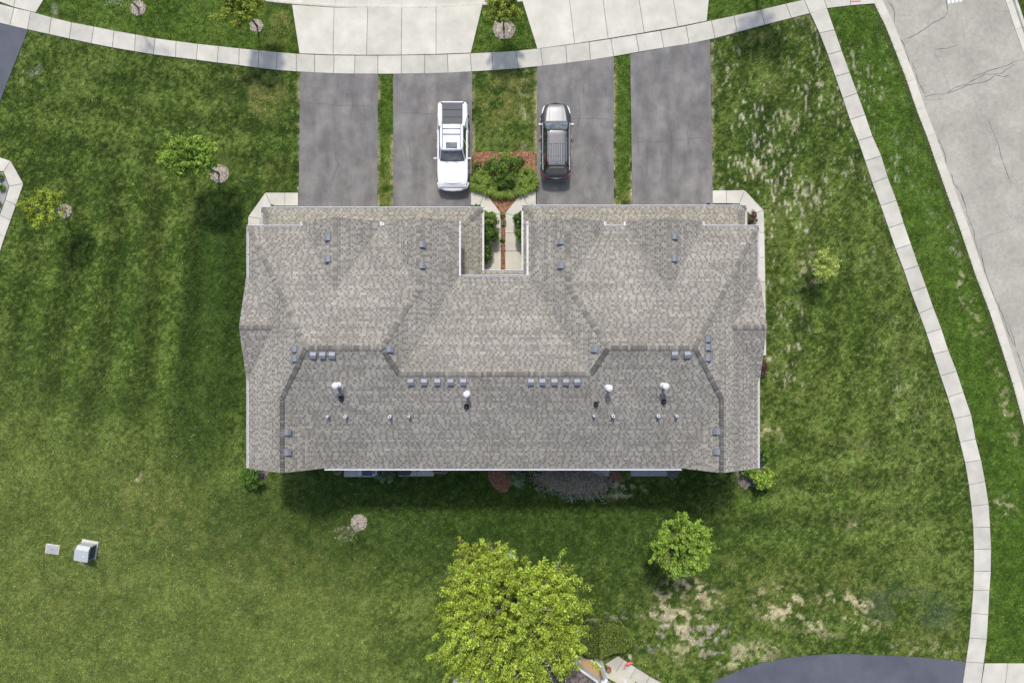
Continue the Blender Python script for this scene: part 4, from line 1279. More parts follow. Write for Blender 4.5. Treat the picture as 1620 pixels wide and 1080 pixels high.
for xc in (-9.9, -5.3, 3.1, 8.85): window(xc, 6.67, 4.55, 1.5, 1.1, 1)
for xc in (-13, -9.2, -6.2, -2.6, 1.6, 5, 8.6, 12): window(xc, -6.98, 4.4, 1.4, 1.2, -1)
for xc in (-12.6, -3.2, 0.2, 11.6): window(xc, -6.98, 1.4, 1.2, 1.3, -1)
for xc in (-9.6, -6.2, 5.3, 8.95): window(xc, -6.98, 1.07, 1.7, 2.0, -1)
for yc_ in (4.2, -3.5): window(yc_, -14.93, 4.4, 1.0, 1.2, -1, 'y'); window(yc_, 13.9, 4.4, 1.0, 1.2, 1, 'y')
for xc in (-1.5, .4):
    m = MB(); m.box(xc - .45, xc + .45, 3.952, 3.99, .02, 2.08); dr = hobj(m, 'door', M['navy'])
    m = MB(); m.lathe([(.03, 0), (.03, .05)], (xc + .36 + .5, 4.0 + .3, 1.0), 8); m.build('handle', M['chrome'], dr)

# roof vents: each stands on the plane beneath it
def on_plane(px, py, fn):
    z = 6.5
    for _ in range(20):
        x, y = W2(px, py, z); z = fn(x, y)
    return x, y, z


def plane_matrix(x, y, z, fn):
    n = Vector((-(fn(x + 1, y) - fn(x, y)), -(fn(x, y + 1) - fn(x, y)), 1)).normalized()
    g = Vector((fn(x + 1, y) - fn(x, y), fn(x, y + 1) - fn(x, y), 0))
    up = Vector((g.x, g.y, g.x ** 2 + g.y ** 2)).normalized()       # up-slope direction
    sx = up.cross(n).normalized()
    m = Matrix((sx, up, n)).transposed().to_4x4()
    m.translation = Vector((x + .5, y + .3, z))
    return m @ Matrix.Diagonal((.86, .86, .95, 1))


def vent_box(px, py, fn):
    x, y, z = on_plane(px, py, fn)
    Mx = plane_matrix(x, y, z, fn) @ Matrix.Rotation(math.radians(random.uniform(-4, 4)), 4, 'Z') @ Matrix.Rotation(math.radians(random.uniform(-2, 2)), 4, 'X')
    mb = MB()
    # flange, hood rising towards the lower side
    mb.box(-.23, .23, -.25, .25, .015, .035, Mx)
    vs = [(-.19, -.19, .03), (.19, -.19, .03), (.19, .20, .03), (-.19, .20, .03), (-.19, -.21, .17), (.19, -.21, .17), (.19, .02, .19), (-.19, .02, .19), (.19, .20, .08), (-.19, .20, .08)]
    fs = [(0, 1, 5, 4), (4, 5, 6, 7), (7, 6, 8, 9), (9, 8, 2, 3), (1, 2, 8, 6, 5), (0, 4, 7, 9, 3)]
    mb.add([tuple(Mx @ Vector(v)) for v in vs], fs)
    o = mb.build('roof_vent', M['vent'], house)
    m2 = MB(); m2.box(-.16, .16, -.216, -.205, .05, .15, Mx); m2.build('louvre', M['vent_dark'], o)


for p in [(520, 376), (520, 410)]: vent_box(*p, g1l)
for p in [(667, 387), (667, 420), (616, 552)]: vent_box(*p, P_B)
for p in [(467, 552), (467, 567)]: vent_box(*p, P_C)
for p in [(496, 561), (511, 561), (526, 561), (650, 603), (671, 603), (692, 603), (713, 603), (733, 603), (840, 603), (858, 603), (877, 603), (895, 603), (913, 603), (1067, 560), (1087, 560)]: vent_box(*p, P_K)
for p in [(942, 552), (888, 382), (888, 420)]: vent_box(*p, P_B2)
for p in [(1066, 374), (1066, 409)]: vent_box(*p, g4r)
for p in [(1119, 536), (1119, 549), (1119, 566)]: vent_box(*p, P_R)
for p in [(454, 683), (454, 715)]: vent_box(*p, P_D)
for p in [(1135, 682), (1135, 714)]: vent_box(*p, P_D2)


def flue(px, py, fn, twin=False):
    x, y, z = on_plane(px, py, fn)
    x += .5; y += .3
    m = MB(); m.lathe([(.20, -.06), (.17, .06), (.10, .16), (.085, .20)], (x, y, z), 14); fl = m.build('flue_pipe', M['pipe'], house, smooth=False)
    m = MB(); m.lathe([(.075, .1), (.075, .78)], (x, y, z), 12); m.build('pipe', M['white'], fl, smooth=False)
    m = MB(); m.lathe([(.11, .74), (.185, .76), (.19, .80), (.16, .86), (.08, .91), (.01, .92)], (x, y, z), 16); m.build('cap', M['white'], fl)
    if twin:
        m = MB(); m.tube([(x, y, z + .45), (x + .12, y + .02, z + .52), (x + .2, y + .03, z + .62), (x + .2, y + .03, z + .72)], .075, 10); m.build('elbow', M['pipe'], fl)
        m = MB(); m.tube([(x, y - .05, z + .3), (x + .32, y - .12, z + .3)], .02, 6); m.build('brace', M['pipe'], fl)


flue(536, 608.5, P_K, True); flue(739.5, 622, P_K); flue(961, 612.5, P_K); flue(1048.5, 609.5, P_K, False)


def black_vent(px, py, fn):
    x, y, z = on_plane(px, py, fn)
    Mx = plane_matrix(x, y, z, fn)
    m = MB(); m.box(-.16, .16, -.16, .18, .012, .03, Mx)
    m.lathe([(.12, .03), (.12, .16), (.10, .2), (.03, .22)], (0, 0, 0), 10, Mx)
    m.build('exhaust_vent', M['black'], house)


for p in [(540, 630), (738, 643), (943, 639), (1050, 635)]: black_vent(*p, P_K)


def pipe_vent(px, py, fn, r):
    x, y, z = on_plane(px, py, fn)
    x += .5; y += .3
    m = MB(); m.lathe([(.15, -.04), (.13, .05), (.07, .12)], (x, y, z), 12); pv = m.build('vent_pipe', M['vent'], house)
    m = MB(); n = 12
    m.lathe([(r, .05), (r, .36), (r * .55, .362)], (x, y, z), n); m.build('pipe', M['white'], pv)
    m = MB(); m.lathe([(r * .5, .362), (r * .5, .368)], (x, y, z), 10); m.build('bore', M['vent_dark'], pv)


for p, r in [((520, 658), .07), ((548, 658), .09), ((618, 658), .09), ((648, 658), .07), ((939, 657), .065), ((969, 657), .09), ((1040, 657), .09), ((1069, 657), .075)]: pipe_vent(*p, P_K, r)
# small white bird marks / torn flashing at the left ridge end
x, y, z = on_plane(487, 556, P_K)

# ------------------------------------------------------------------ plants
def leaf_cloud(centers, radii, per, size, color_fn, flat=0.4, seed=0, squash=.8, origin=None):
    rg = np.random.default_rng(seed)
    n = len(centers) * per
    c = np.repeat(centers, per, 0); r = np.repeat(radii, per)
    d = rg.normal(size=(n, 3)); d /= np.linalg.norm(d, axis=1)[:, None]
    rad = r * rg.random(n) ** .45
    P = c + d * rad[:, None] * np.array([1, 1, squash])
    if origin is not None:      # leaves strung along twigs that point outwards
        ax_ = c - np.asarray(origin); ax_ /= np.linalg.norm(ax_, axis=1)[:, None] + 1e-6
        P = c + d * rad[:, None] * .72 + ax_ * (r * rg.uniform(-.8, 1.15, n))[:, None]
    # leaf frame: normal leaning up and outward
    nrm = d * (1 - flat) + np.array([0, 0, 1.0]) * flat + rg.normal(size=(n, 3)) * .45
    nrm /= np.linalg.norm(nrm, axis=1)[:, None]
    t = rg.normal(size=(n, 3)); t -= (t * nrm).sum(1)[:, None] * nrm; t /= np.linalg.norm(t, axis=1)[:, None]
    b = np.cross(nrm, t)
    s = size * rg.uniform(.6, 1.25, n)[:, None]
    V = np.empty((n, 4, 3))
    V[:, 0] = P - t * s; V[:, 1] = P + b * s * .5 + nrm * s * .12; V[:, 2] = P + t * s; V[:, 3] = P - b * s * .5 + nrm * s * .12
    col = color_fn(n, rg) * np.repeat(rg.uniform(.64, 1.28, len(centers)), per)[:, None]
    return V.reshape(-1, 3), np.arange(n * 4).reshape(-1, 4), np.repeat(np.clip(col, 0, .9)[:, None], 4, 1).reshape(-1, 3)


def col_mix(a, b, sp=.18):
    a, b = np.array(a), np.array(b)
    def f(n, rg):
        t = rg.random(n)[:, None]
        return (a * (1 - t) + b * t) * np.exp(rg.normal(0, sp, n))[:, None]
    return f


def tree(base_px, crown_px, zc_, rx, ry, rz, leaf_n, size, colf, label, seed, bark='bark', clumps=60, trunk_r=.07, sparse=0.0, group=None, name='deciduous_tree', squash=.75, clump_r=.34, low=.35, dens_noise=True):
    rg = np.random.default_rng(seed)
    bx_, by_ = W2(*base_px)
    cx_, cy_ = W2(*crown_px, zc_)
    t = empty(name, (bx_, by_, 0), 0, label, 'tree', group)
    c = np.array([cx_ - bx_, cy_ - by_, zc_])
    fork = np.array([c[0] * .45, c[1] * .45, max(zc_ - rz * .75, .6)])
    m = MB()
    m.tube([(0, 0, -.05), (fork[0] * .25, fork[1] * .25, fork[2] * .3), (fork[0] * .6, fork[1] * .6, fork[2] * .65), tuple(fork), tuple(c * np.array([1, 1, 1]) + np.array([0, 0, rz * .35]))], [trunk_r * 1.35, trunk_r, trunk_r * .9, trunk_r * .8, trunk_r * .18], 8)
    # clump centres: limbs end in them
    cc = []
    nl = 34 if clumps > 300 else (16 if clumps > 120 else (12 if clumps > 40 else 7))
    limbs = []
    for i in range(nl):
        a = 2 * math.pi * (i + rg.random() * .6) / nl; e = rg.uniform(-.25, .95)
        tip = c + np.array([math.cos(a) * rx * math.cos(e), math.sin(a) * ry * math.cos(e), math.sin(e) * rz]) * rg.uniform(.72, 1.0)
        st = fork + (c - fork) * rg.uniform(0, .7)
        mid = st * .5 + tip * .5 + np.array([0, 0, .12 * rz])
        limbs.append((st, mid, tip))
        lr = trunk_r * (.5 if trunk_r < .15 else .34)
        m.tube([tuple(st), tuple(mid), tuple(mid + (tip - mid) * .8)], [lr, lr * .5, lr * .12], 5, cap=False)
        for k in range(4):
            q = mid + (tip - mid) * rg.uniform(0, .9); dirv = rg.normal(size=3); dirv[2] = abs(dirv[2]) * .6; dirv /= np.linalg.norm(dirv)
            e2 = q + dirv * np.array([rx, ry, rz]) * rg.uniform(.2, .42)
            m.tube([tuple(q), tuple((q + e2) / 2 + np.array([0, 0, .04])), tuple(e2)], [trunk_r * .2, trunk_r * .13, trunk_r * .05], 4, cap=False)
            cc.append(e2)
        cc.append(tip)
    while len(cc) < clumps:
        st, mid, tip = limbs[rg.integers(0, nl)]
        s_ = rg.random() ** .6
        p = (mid + (tip - mid) * s_ * 1.08) + rg.normal(size=3) * np.array([rx, ry, rz]) * (.17 if nl < 20 else .085)
        if rg.random() < .40:
            d = rg.normal(size=3); d /= np.linalg.norm(d); d[2] = abs(d[2])
            p = c + d * np.array([rx, ry, rz]) * rg.random() ** .45 * .98
        cc.append(p)
    cc = np.array(cc)
    m.build('trunk', M[bark], t)
    rad = rg.uniform(.6, 1.25, len(cc)) * clump_r * (rx + ry) / 2
    V, F, C = leaf_cloud(cc, rad, max(1, leaf_n // len(cc)), size, colf, .5, seed + 1, squash, origin=c - np.array([0, 0, rz * .9]))
    fast_mesh('crown', V, F, 4, M['leaf'], t, colors=C)
    return t


LIME = col_mix((.18, .31, .03), (.40, .54, .10)); YELG = col_mix((.24, .33, .025), (.48, .54, .08)); GRN = col_mix((.07, .16, .02), (.17, .30, .05)); OLIVE = col_mix((.16, .23, .025), (.38, .44, .07)); PALEY = col_mix((.32, .42, .08), (.60, .68, .20))
BIG = col_mix((.23, .33, .022), (.52, .62, .11), .25)
DARKG = col_mix((.05, .12, .02), (.15, .26, .05)); MIDG = col_mix((.09, .18, .025), (.22, .33, .06)); GREYG = col_mix((.14, .20, .10), (.32, .40, .24)); HEDGE = col_mix((.12, .18, .03), (.28, .35, .075))
BROWN = col_mix((.22, .18, .13), (.56, .50, .40)); RUST = col_mix((.10, .05, .03), (.22, .12, .07)); PALEG = col_mix((.26, .30, .16), (.44, .46, .30))

tree((347, 275), (299, 250), 3.7, 1.7, 1.25, 1.2, 17000, .06, LIME, 'lime green young tree leaning from its pale mulch ring by the left front walk', 21, clumps=300, trunk_r=.06, clump_r=.12)
tree((104, 335), (74, 332), 3.0, 1.35, 1.15, .9, 4200, .065, YELG, 'sparse yellow-green young tree with bare grey branches near the left edge', 22, 'bark_grey', clumps=58, trunk_r=.06, clump_r=.2)
tree((407, 42), (387, 16), 3.1, 1.4, 1.25, 1.1, 11000, .068, OLIVE, 'dense olive green street tree on the verge left of the wide apron', 23, clumps=70, trunk_r=.06, clump_r=.24)
tree((219, 13), (190, -18), 3.6, 1.4, 1.1, 1.2, 500, .06, PALEG, 'nearly bare young tree in mulch at the top left edge', 24, 'bark_grey', clumps=45, trunk_r=.055, clump_r=.2)
tree((797, 46), (796, 20), 2.6, 1.2, 1.0, 1.0, 9000, .066, OLIVE, 'olive green young tree on the grass wedge between the two aprons', 25, clumps=64, trunk_r=.055, clump_r=.24)
tree((1281, 424), (1302, 418), 2.0, .92, .82, .55, 4200, .055, PALEY, 'small yellow-green sapling on dry grass right of the house', 26, clumps=34, trunk_r=.035, clump_r=.26)
tree((1056, 838), (1077, 860), 3.3, 1.85, 1.85, 1.5, 24000, .066, LIME, 'round lime green tree standing alone behind the right rear lawn', 27, clumps=340, trunk_r=.085, clump_r=.13)
tree((567, 826), (550, 840), 2.2, .95, .62, .8, 260, .05, PALEG, 'tiny nearly leafless sapling in a mulch ring behind the house', 28, 'bark_grey', clumps=36, trunk_r=.03, clump_r=.2)
tree((1196, -14), (1238, -74), 4.3, 1.75, 1.5, 1.5, 7000, .085, OLIVE, 'verge tree beyond the top edge casting its shade on the sidewalk', 29, clumps=90, trunk_r=.075, clump_r=.22)
# the big yellow-green tree at the bottom
bt = tree((806, 900), (806, 985), 6.0, 4.35, 4.2, 2.9, 110000, .072, BIG, 'large bright yellow-green tree filling the bottom centre', 30, 'bark_grey', clumps=1500, trunk_r=.18, clump_r=.07, low=.2)
tree((752, 880), (752, 900), 3.8, 1.5, 2.2, 1.3, 7500, .07, YELG, 'paler thin tree at the upper left flank of the large bright tree', 31, 'bark_grey', clumps=150, trunk_r=.07, clump_r=.15)


def shrub(px, py, rx, ry, h, n, size, colf, label, seed, name='shrub', group=None, clumps=26, cat='shrub', flat=.4):
    rg = np.random.default_rng(seed)
    x, y = W2(px, py)
    t = empty(name, (x, y, 0), 0, label, cat, group)
    m = MB(); cc = []
    for i in range(clumps):
        a = rg.uniform(0, 2 * math.pi); e = math.acos(rg.uniform(-.1, 1)); rr = rg.random() ** .35
        p = np.array([math.cos(a) * math.sin(e) * rx, math.sin(a) * math.sin(e) * ry, h * .45 + math.cos(e) * h * .5]) * np.array([rr, rr, 1])
        cc.append(p)
        if i % 3 == 0: m.tube([(p[0] * .1, p[1] * .1, 0), (p[0] * .4, p[1] * .4, p[2] * .55), tuple(p)], [.018, .013, .005], 4, cap=False)
    m.build('stems', M['bark'], t)
    V, F, C = leaf_cloud(np.array(cc), rg.uniform(.7, 1.2, clumps) * .36 * (rx + ry) / 2, max(1, n // clumps), size, colf, flat, seed, .8)
    fast_mesh('foliage', V, F, 4, M['leaf'], t, colors=C)
    return t


def spiky(px, py, r, h, n, colf, label, seed, name='ornamental_grass', w=.02, group=None, cat='plant'):
    """arching strap leaves"""
    rg = np.random.default_rng(seed)
    x, y = W2(px, py)
    t = empty(name, (x, y, 0), 0, label, cat, group)
    a = rg.uniform(0, 2 * math.pi, n); L = r * rg.uniform(.45, 1.1, n); hh = h * rg.uniform(.6, 1.1, n); o = rg.uniform(0, .25, n) * r
    ca, sa = np.cos(a), np.sin(a)
    prof = [(0, 0, 1), (.35, .75, 1), (.7, .95, .8), (1, .6, .15)]
    V = np.empty((n, 8, 3))
    for k, (s, zz, ww) in enumerate(prof):
        px_, py_ = ca * (o + s * L), sa * (o + s * L)
        V[:, 2 * k] = np.stack([px_ - sa * w * ww, py_ + ca * w * ww, zz * hh], 1)
        V[:, 2 * k + 1] = np.stack([px_ + sa * w * ww, py_ - ca * w * ww, zz * hh], 1)
    base = np.arange(n)[:, None, None] * 8
    F = (base + np.array([[0, 1, 3, 2], [2, 3, 5, 4], [4, 5, 7, 6]])[None]).reshape(-1, 4)
    C = np.repeat(np.clip(colf(n, rg), 0, .9)[:, None], 8, 1).reshape(-1, 3)
    fast_mesh('leaves', V.reshape(-1, 3), F, 4, M['leaf'], t, colors=C)
    mc = MB(); mc.lathe([(.07, -.02), (.08, .03), (.03, .06)], (0, 0, 0), 8); mc.build('root_crown', M['bark'], t)
    return t


# planting bed between the middle driveways
DAYL = col_mix((.11, .20, .022), (.28, .37, .065))
gb = 'strap leaved clumps in the bed between the middle driveways'
for i, (x, y, r, lb) in enumerate([(757, 291, .62, 'strap leaved clump at the left end of the front row in the middle bed'), (774, 297, .62, 'strap leaved clump second from left in the front row of the middle bed'), (791, 301, .66, 'strap leaved clump nearest the mulch triangle, left of centre'), (808, 300, .66, 'strap leaved clump nearest the mulch triangle, right of centre'),
                                   (825, 296, .62, 'strap leaved clump second from right in the front row of the middle bed'), (839, 290, .6, 'strap leaved clump at the right end of the front row in the middle bed'), (764, 281, .55, 'strap leaved clump behind the left of the front row, middle bed'), (832, 279, .58, 'strap leaved clump behind the right of the front row, middle bed')]):
    spiky(x, y, r, .5, 330, DAYL, lb, 100 + i, group=gb, w=.024)
shrub(796, 266, 1.05, .8, 1.1, 3400, .065, MIDG, 'tall green shrub at the centre of the bed between the middle driveways', 111, clumps=44)
shrub(799, 288, .75, .5, .95, 1800, .06, DARKG, 'dark needled shrub in front of the tall shrub in the middle bed', 112, clumps=34)
shrub(772, 264, .40, .36, .6, 800, .055, DARKG, 'small dark shrub on the red mulch left of the tall shrub', 113, clumps=18)
shrub(820, 257, .36, .30, .55, 700, .055, DARKG, 'small dark shrub on the red mulch right of the tall shrub', 114, clumps=18)
shrub(756, 266, .28, .45, .5, 600, .05, DARKG, 'low green shrub at the left edge of the middle bed', 115, clumps=16)
# entry court
shrub(774, 352, .62, .62, 1.5, 2200, .07, MIDG, 'upper half of the clipped green shrubs beside the left entry walk', 120, clumps=36)
shrub(775, 374, .55, .72, 1.4, 2200, .07, DARKG, 'rounded green shrub in the middle of the left entry walk bed', 121, clumps=36)
shrub(769, 401, .40, .60, 1.2, 1500, .07, MIDG, 'narrow green shrub at the inner end of the left entry walk bed', 122, clumps=28)
shrub(825, 350, .50, .55, 1.4, 1700, .07, DARKG, 'green shrub nearest the driveway beside the right entry walk', 123, clumps=32)
shrub(825, 373, .42, .60, 1.3, 1600, .07, MIDG, 'green shrub at the middle of the right entry walk', 124, clumps=30)
for i, (x, y, lb) in enumerate([(795, 341, 'small leafy plant at the tip of the mulch strip between the entry walks'), (797, 353, 'flowering plant second from the tip of the mulch strip between the entry walks'), (794.5, 379, 'lone leafy plant midway down the mulch strip between the entry walks')]):
    shrub(x, y, .17, .16, .28, 160, .05, MIDG if i != 1 else GREYG, lb, 130 + i, name='bedding_plant', clumps=9, cat='plant')
shrub(434, 328.5, .28, .16, .4, 260, .05, GRN, 'little green plant between the left walk and the garage eave', 135, clumps=10)
shrub(1188, 347, .30, .55, .7, 900, .05, RUST, 'rust brown shrub between the eave and the right front walk', 136, clumps=20)
for i, (x, w_, lb) in enumerate([(1153, .8, 'low strip of green groundcover behind the right front walk'), (840, .38, 'low green groundcover between right entry walk and driveway'), (752, .32, 'low green groundcover between left entry walk and driveway')]):
    shrub(x, 326, w_, .10, .16, 260, .04, GRN, lb, 140 + i, name='groundcover', clumps=14, cat='plant')
# rear and sides
shrub(402, 751, .80, .66, 1.3, 2200, .07, GRN, 'bright green shrub at the rear left corner of the house', 150, clumps=34)
shrub(611, 749, .55, .50, 1.0, 1200, .06, GREYG, 'grey-green shrub between the two left patios', 151, clumps=24)
shrub(819, 756, .48, .66, 1.0, 1500, .06, GREYG, 'silvery green shrub at the right of the red mulch bed behind the house', 152, clumps=26)
shrub(985, 748, .40, .36, .8, 800, .055, MIDG, 'small green shrub on red mulch between the two right patios', 153, clumps=18)
shrub(1200, 753, .72, .68, 1.4, 2600, .08, LIME, 'largest bright green shrub at the rear right corner', 154, clumps=36)
shrub(1177, 745, .5, .34, .8, 1000, .06, MIDG, 'low green shrub tucked under the rear right gable', 155, clumps=20)
shrub(1203, 718, .36, .48, 1.0, 900, .07, GRN, 'narrow green shrub against the right wall near the rear corner', 156, clumps=18)
shrub(1201, 582, .35, .65, .9, 1100, .05, RUST, 'dark reddish shrub against the right wall', 157, clumps=22)
shrub(536, 742, .22, .22, .5, 300, .05, MIDG, 'potted green plant at the left end of the left patio', 158, clumps=10, name='potted_plant', cat='plant')
m = MB(); x, y = W2(536, 743.5)
m2 = MB(); m2.lathe([(.20, 0), (.25, .3), (.27, .32), (.24, .33), (.2, .24)], (0, 0, 0), 18); po = m2.build('planter_pot', M['wood']); po.location = (x, y, 0); tag(po, 'round tan pot holding the plant left of the grill patio', 'pot')
# dry brush heap behind the house, with a teal hose along it
bh = empty('brush_pile', (*W2(905, 760), 0), 0, 'heap of dry brown grass stalks beside the rear patio', 'brush pile')
rg = np.random.default_rng(5)
n = 5200
p = np.stack([rg.normal(0, 1.05, n), rg.normal(0, .42, n)], 1); p[:, 1] += -.1 * p[:, 0]
d = rg.normal(size=(n, 3)); d[:, 2] = np.abs(d[:, 2]) * .6; d /= np.linalg.norm(d, axis=1)[:, None]
L = rg.uniform(.1, .3, n)[:, None]; hz = np.clip(.55 * np.exp(-(p[:, 0] / 1.2) ** 2 - (p[:, 1] / .6) ** 2) * rg.random(n), .02, 1)
b0 = np.concatenate([p, hz[:, None]], 1); sd = np.cross(d, [0, 0, 1.0]); sd /= np.linalg.norm(sd, axis=1)[:, None] + 1e-6
V = np.stack([b0 - sd * .022, b0 + sd * .022, b0 + d * L + sd * .012, b0 + d * L - sd * .012], 1)
C = np.repeat(BROWN(n, rg)[:, None], 4, 1).reshape(-1, 3)
fast_mesh('stalks', V.reshape(-1, 3), np.arange(n * 4).reshape(-1, 4), 4, M['leaf'], bh, colors=C, kind='stuff')
mb = MB(); mb.tube([(-.9, -.3, .05), (.2, .05, .25), (1.1, .1, .08)], [.02, .025, .015], 6); mb.tube([(-.3, .35, .05), (.3, -.2, .3), (.5, -.6, .06)], [.02, .02, .012], 6); mb.build('branch', M['bark'], bh)
mb = MB(); hp = [W(870, 767), W(873, 776), W(880, 783), W(890, 785), W(905, 785), W(920, 783), W(932, 782), W(940, 785), W(949, 788), W(947, 783), W(938, 772), W(934, 768)]
mb.tube([(q[0], q[1], .05) for q in hp], .028, 6); mb.build('garden_hose', M['teal'], label='teal garden hose lying along the dry brush heap')['category'] = 'hose'
# hedges at the bottom
def hedge(poly, h, label, seed, colf):
    pm = [W2(*p, h) for p in poly]
    cx_, cy_ = sum(p[0] for p in pm) / len(pm), sum(p[1] for p in pm) / len(pm)
    t = empty('hedge', (cx_, cy_, 0), 0, label, 'hedge', 'clipped hedges beside the porch at the bottom')
    loc = [(p[0] - cx_, p[1] - cy_) for p in pm]
    m = MB(); m.prism([(x * .9, y * .9) for x, y in loc], 0, h - .08); m.build('core', mat_plain('hedge_core', (.02, .03, .01), .95), t)
    rg = np.random.default_rng(seed)
    pa = np.array(loc)
    q = np.stack([rg.uniform(pa[:, 0].min(), pa[:, 0].max(), 9000), rg.uniform(pa[:, 1].min(), pa[:, 1].max(), 9000)], 1)
    q = q[inside(q, loc)][:4200]
    top = np.concatenate([q, (h + rg.normal(0, .03, len(q)))[:, None]], 1)
    side = []
    for i in range(len(loc)):
        a, b = np.array(loc[i]), np.array(loc[(i + 1) % len(loc)])
        k = int(np.linalg.norm(b - a) * 260)
        tt = rg.random(k)[:, None]
        side.append(np.concatenate([a + (b - a) * tt, rg.uniform(.05, h, k)[:, None]], 1))
    cc = np.concatenate([top] + side)
    V, F, C = leaf_cloud(cc, np.full(len(cc), .05), 1, .045, colf, .5, seed, 1)
    fast_mesh('foliage', V, F, 4, M['leaf'], t, colors=C)


hedge([(924, 993), (935, 990), (945.5, 992), (945.5, 1039), (930, 1038), (918, 1031), (919, 1006)], 1.1, 'darker left hedge half touching the large bright tree', 61, col_mix((.07, .115, .02), (.17, .23, .045)))
hedge([(948.5, 989), (964, 986), (984, 991), (998, 1006), (1000, 1022), (988, 1031), (968, 1034), (950, 1042), (948.5, 1030)], 1.1, 'rounded lighter green hedge half beside the bottom walk', 62, HEDGE)
# clumps in the gravel bed at the left edge
for i, (x, y, lb) in enumerate([(3, 281, 'upper green tuft in the gravel bed at the left edge'), (5, 298, 'lower green tuft in the gravel bed at the left edge'), (-2, 322, 'half hidden green tuft at the bottom of the left gravel bed')]):
    spiky(x, y, .26, .3, 160, GRN, lb, 170 + i, name='grass_tuft', w=.014)

# ------------------------------------------------------------------ vehicles
def loft(rings, close_ends=True):
    n = len(rings[0])
    vs = [p for r in rings for p in r]
    fs = []
    for i in range(len(rings) - 1):
        for k in range(n):
            k2 = (k + 1) % n
            fs.append((i * n + k, i * n + k2, (i + 1) * n + k2, (i + 1) * n + k))
    if close_ends:
        fs.append(tuple(range(n - 1, -1, -1))); fs.append(tuple(range((len(rings) - 1) * n, len(rings) * n)))
    return vs, fs


def super_ring(y, w, z0, z1, ne=5.0, n=40, crown=0.0):
    r = []
    zm, hh = (z0 + z1) / 2, (z1 - z0) / 2
    for k in range(n):
        t = 2 * math.pi * k / n
        c, s = math.cos(t), math.sin(t)
        x = w * math.copysign(abs(c) ** (2 / ne), c); z = zm + hh * math.copysign(abs(s) ** (2 / ne), s)
        if s > 0: z += crown * (1 - (x / w) ** 2)
        r.append((x, y, z))
    return r


def smooth_interp(ctrl, y):
    ysn = [c[0] for c in ctrl]
    if y <= ysn[0]: return ctrl[0][1]
    if y >= ysn[-1]: return ctrl[-1][1]
    for i in range(len(ctrl) - 1):
        if ysn[i] <= y <= ysn[i + 1]:
            t = (y - ysn[i]) / (ysn[i + 1] - ysn[i])
            return ctrl[i][1] * (1 - t) + ctrl[i + 1][1] * t


def patch(fn, nu, nv):
    vs = [fn(-1 + 2 * i / nu, j / nv) for j in range(nv + 1) for i in range(nu + 1)]
    fs = [(j * (nu + 1) + i, j * (nu + 1) + i + 1, (j + 1) * (nu + 1) + i + 1, (j + 1) * (nu + 1) + i) for j in range(nv) for i in range(nu)]
    return vs, fs


def orient_up(vs, fs, ref):
    """make every face look away from ref"""
    out = []
    for f in fs:
        p = [Vector(vs[i]) for i in f]
        nrm = (p[1] - p[0]).cross(p[2] - p[0])
        c = sum(p, Vector()) / len(p)
        out.append(f if nrm.dot(c - Vector(ref)) > 0 else f[::-1])
    return out


def wheel(parent, x, y, r, w, sgn):
    m = MB(); rot = Matrix.Translation(Vector((x, y, r))) @ Matrix.Rotation(math.radians(90), 4, 'Y')
    m.lathe([(r * .62, -w / 2), (r * .94, -w / 2), (r, -w * .36), (r, w * .36), (r * .94, w / 2), (r * .62, w / 2)], (0, 0, 0), 24, rot)
    wh = m.build('wheel', M['rubber'], parent)
    m = MB(); m.lathe([(r * .60, -.02), (r * .62, .01), (r * .25, .03), (r * .1, .035)], (0, 0, sgn * w / 2), 20, rot); m.build('rim', M['rim'], wh)
    return wh


def car_body(ctrl_w, ctrl_lo, ctrl_hi, y0, y1, ne, crown, stn=46):
    rings = []
    for i in range(stn + 1):
        t = i / stn
        # finer at the ends
        tt = .5 - .5 * math.cos(math.pi * t)
        y = y0 + (y1 - y0) * (0.5 * t + 0.5 * tt)
        rings.append(super_ring(y, smooth_interp(ctrl_w, y), smooth_interp(ctrl_lo, y), smooth_interp(ctrl_hi, y), ne, 44, crown))
    return loft(rings)


def greenhouse(zb, zt, wb, wt, yfb, yft, yrb, yrt, crown=.05, n=48, ne=7.0, levels=7):
    rings = []
    for l in range(levels + 1):
        t = l / levels
        z = zb + (zt - zb) * t
        w = wb + (wt - wb) * t; yf = yfb + (yft - yfb) * t; yre = yrb + (yrt - yrb) * t
        rings.append([(w * math.copysign(abs(math.cos(a)) ** (2 / ne), math.cos(a)), (yf + yre) / 2 + (yf - yre) / 2 * math.copysign(abs(math.sin(a)) ** (2 / ne), math.sin(a)), z) for a in [2 * math.pi * k / n for k in range(n)]])
    cy = (yft + yrt) / 2
    for k, (sc, up) in enumerate([(.965, .5), (.9, .72), (.7, .9), (.4, .98), (.1, 1.0)]):
        rings.append([(x * sc, cy + (y - cy) * (1 - (1 - sc) * (.5 if sc > .8 else .8)), zt + crown * up) for x, y, z in rings[levels]])
    return loft(rings)


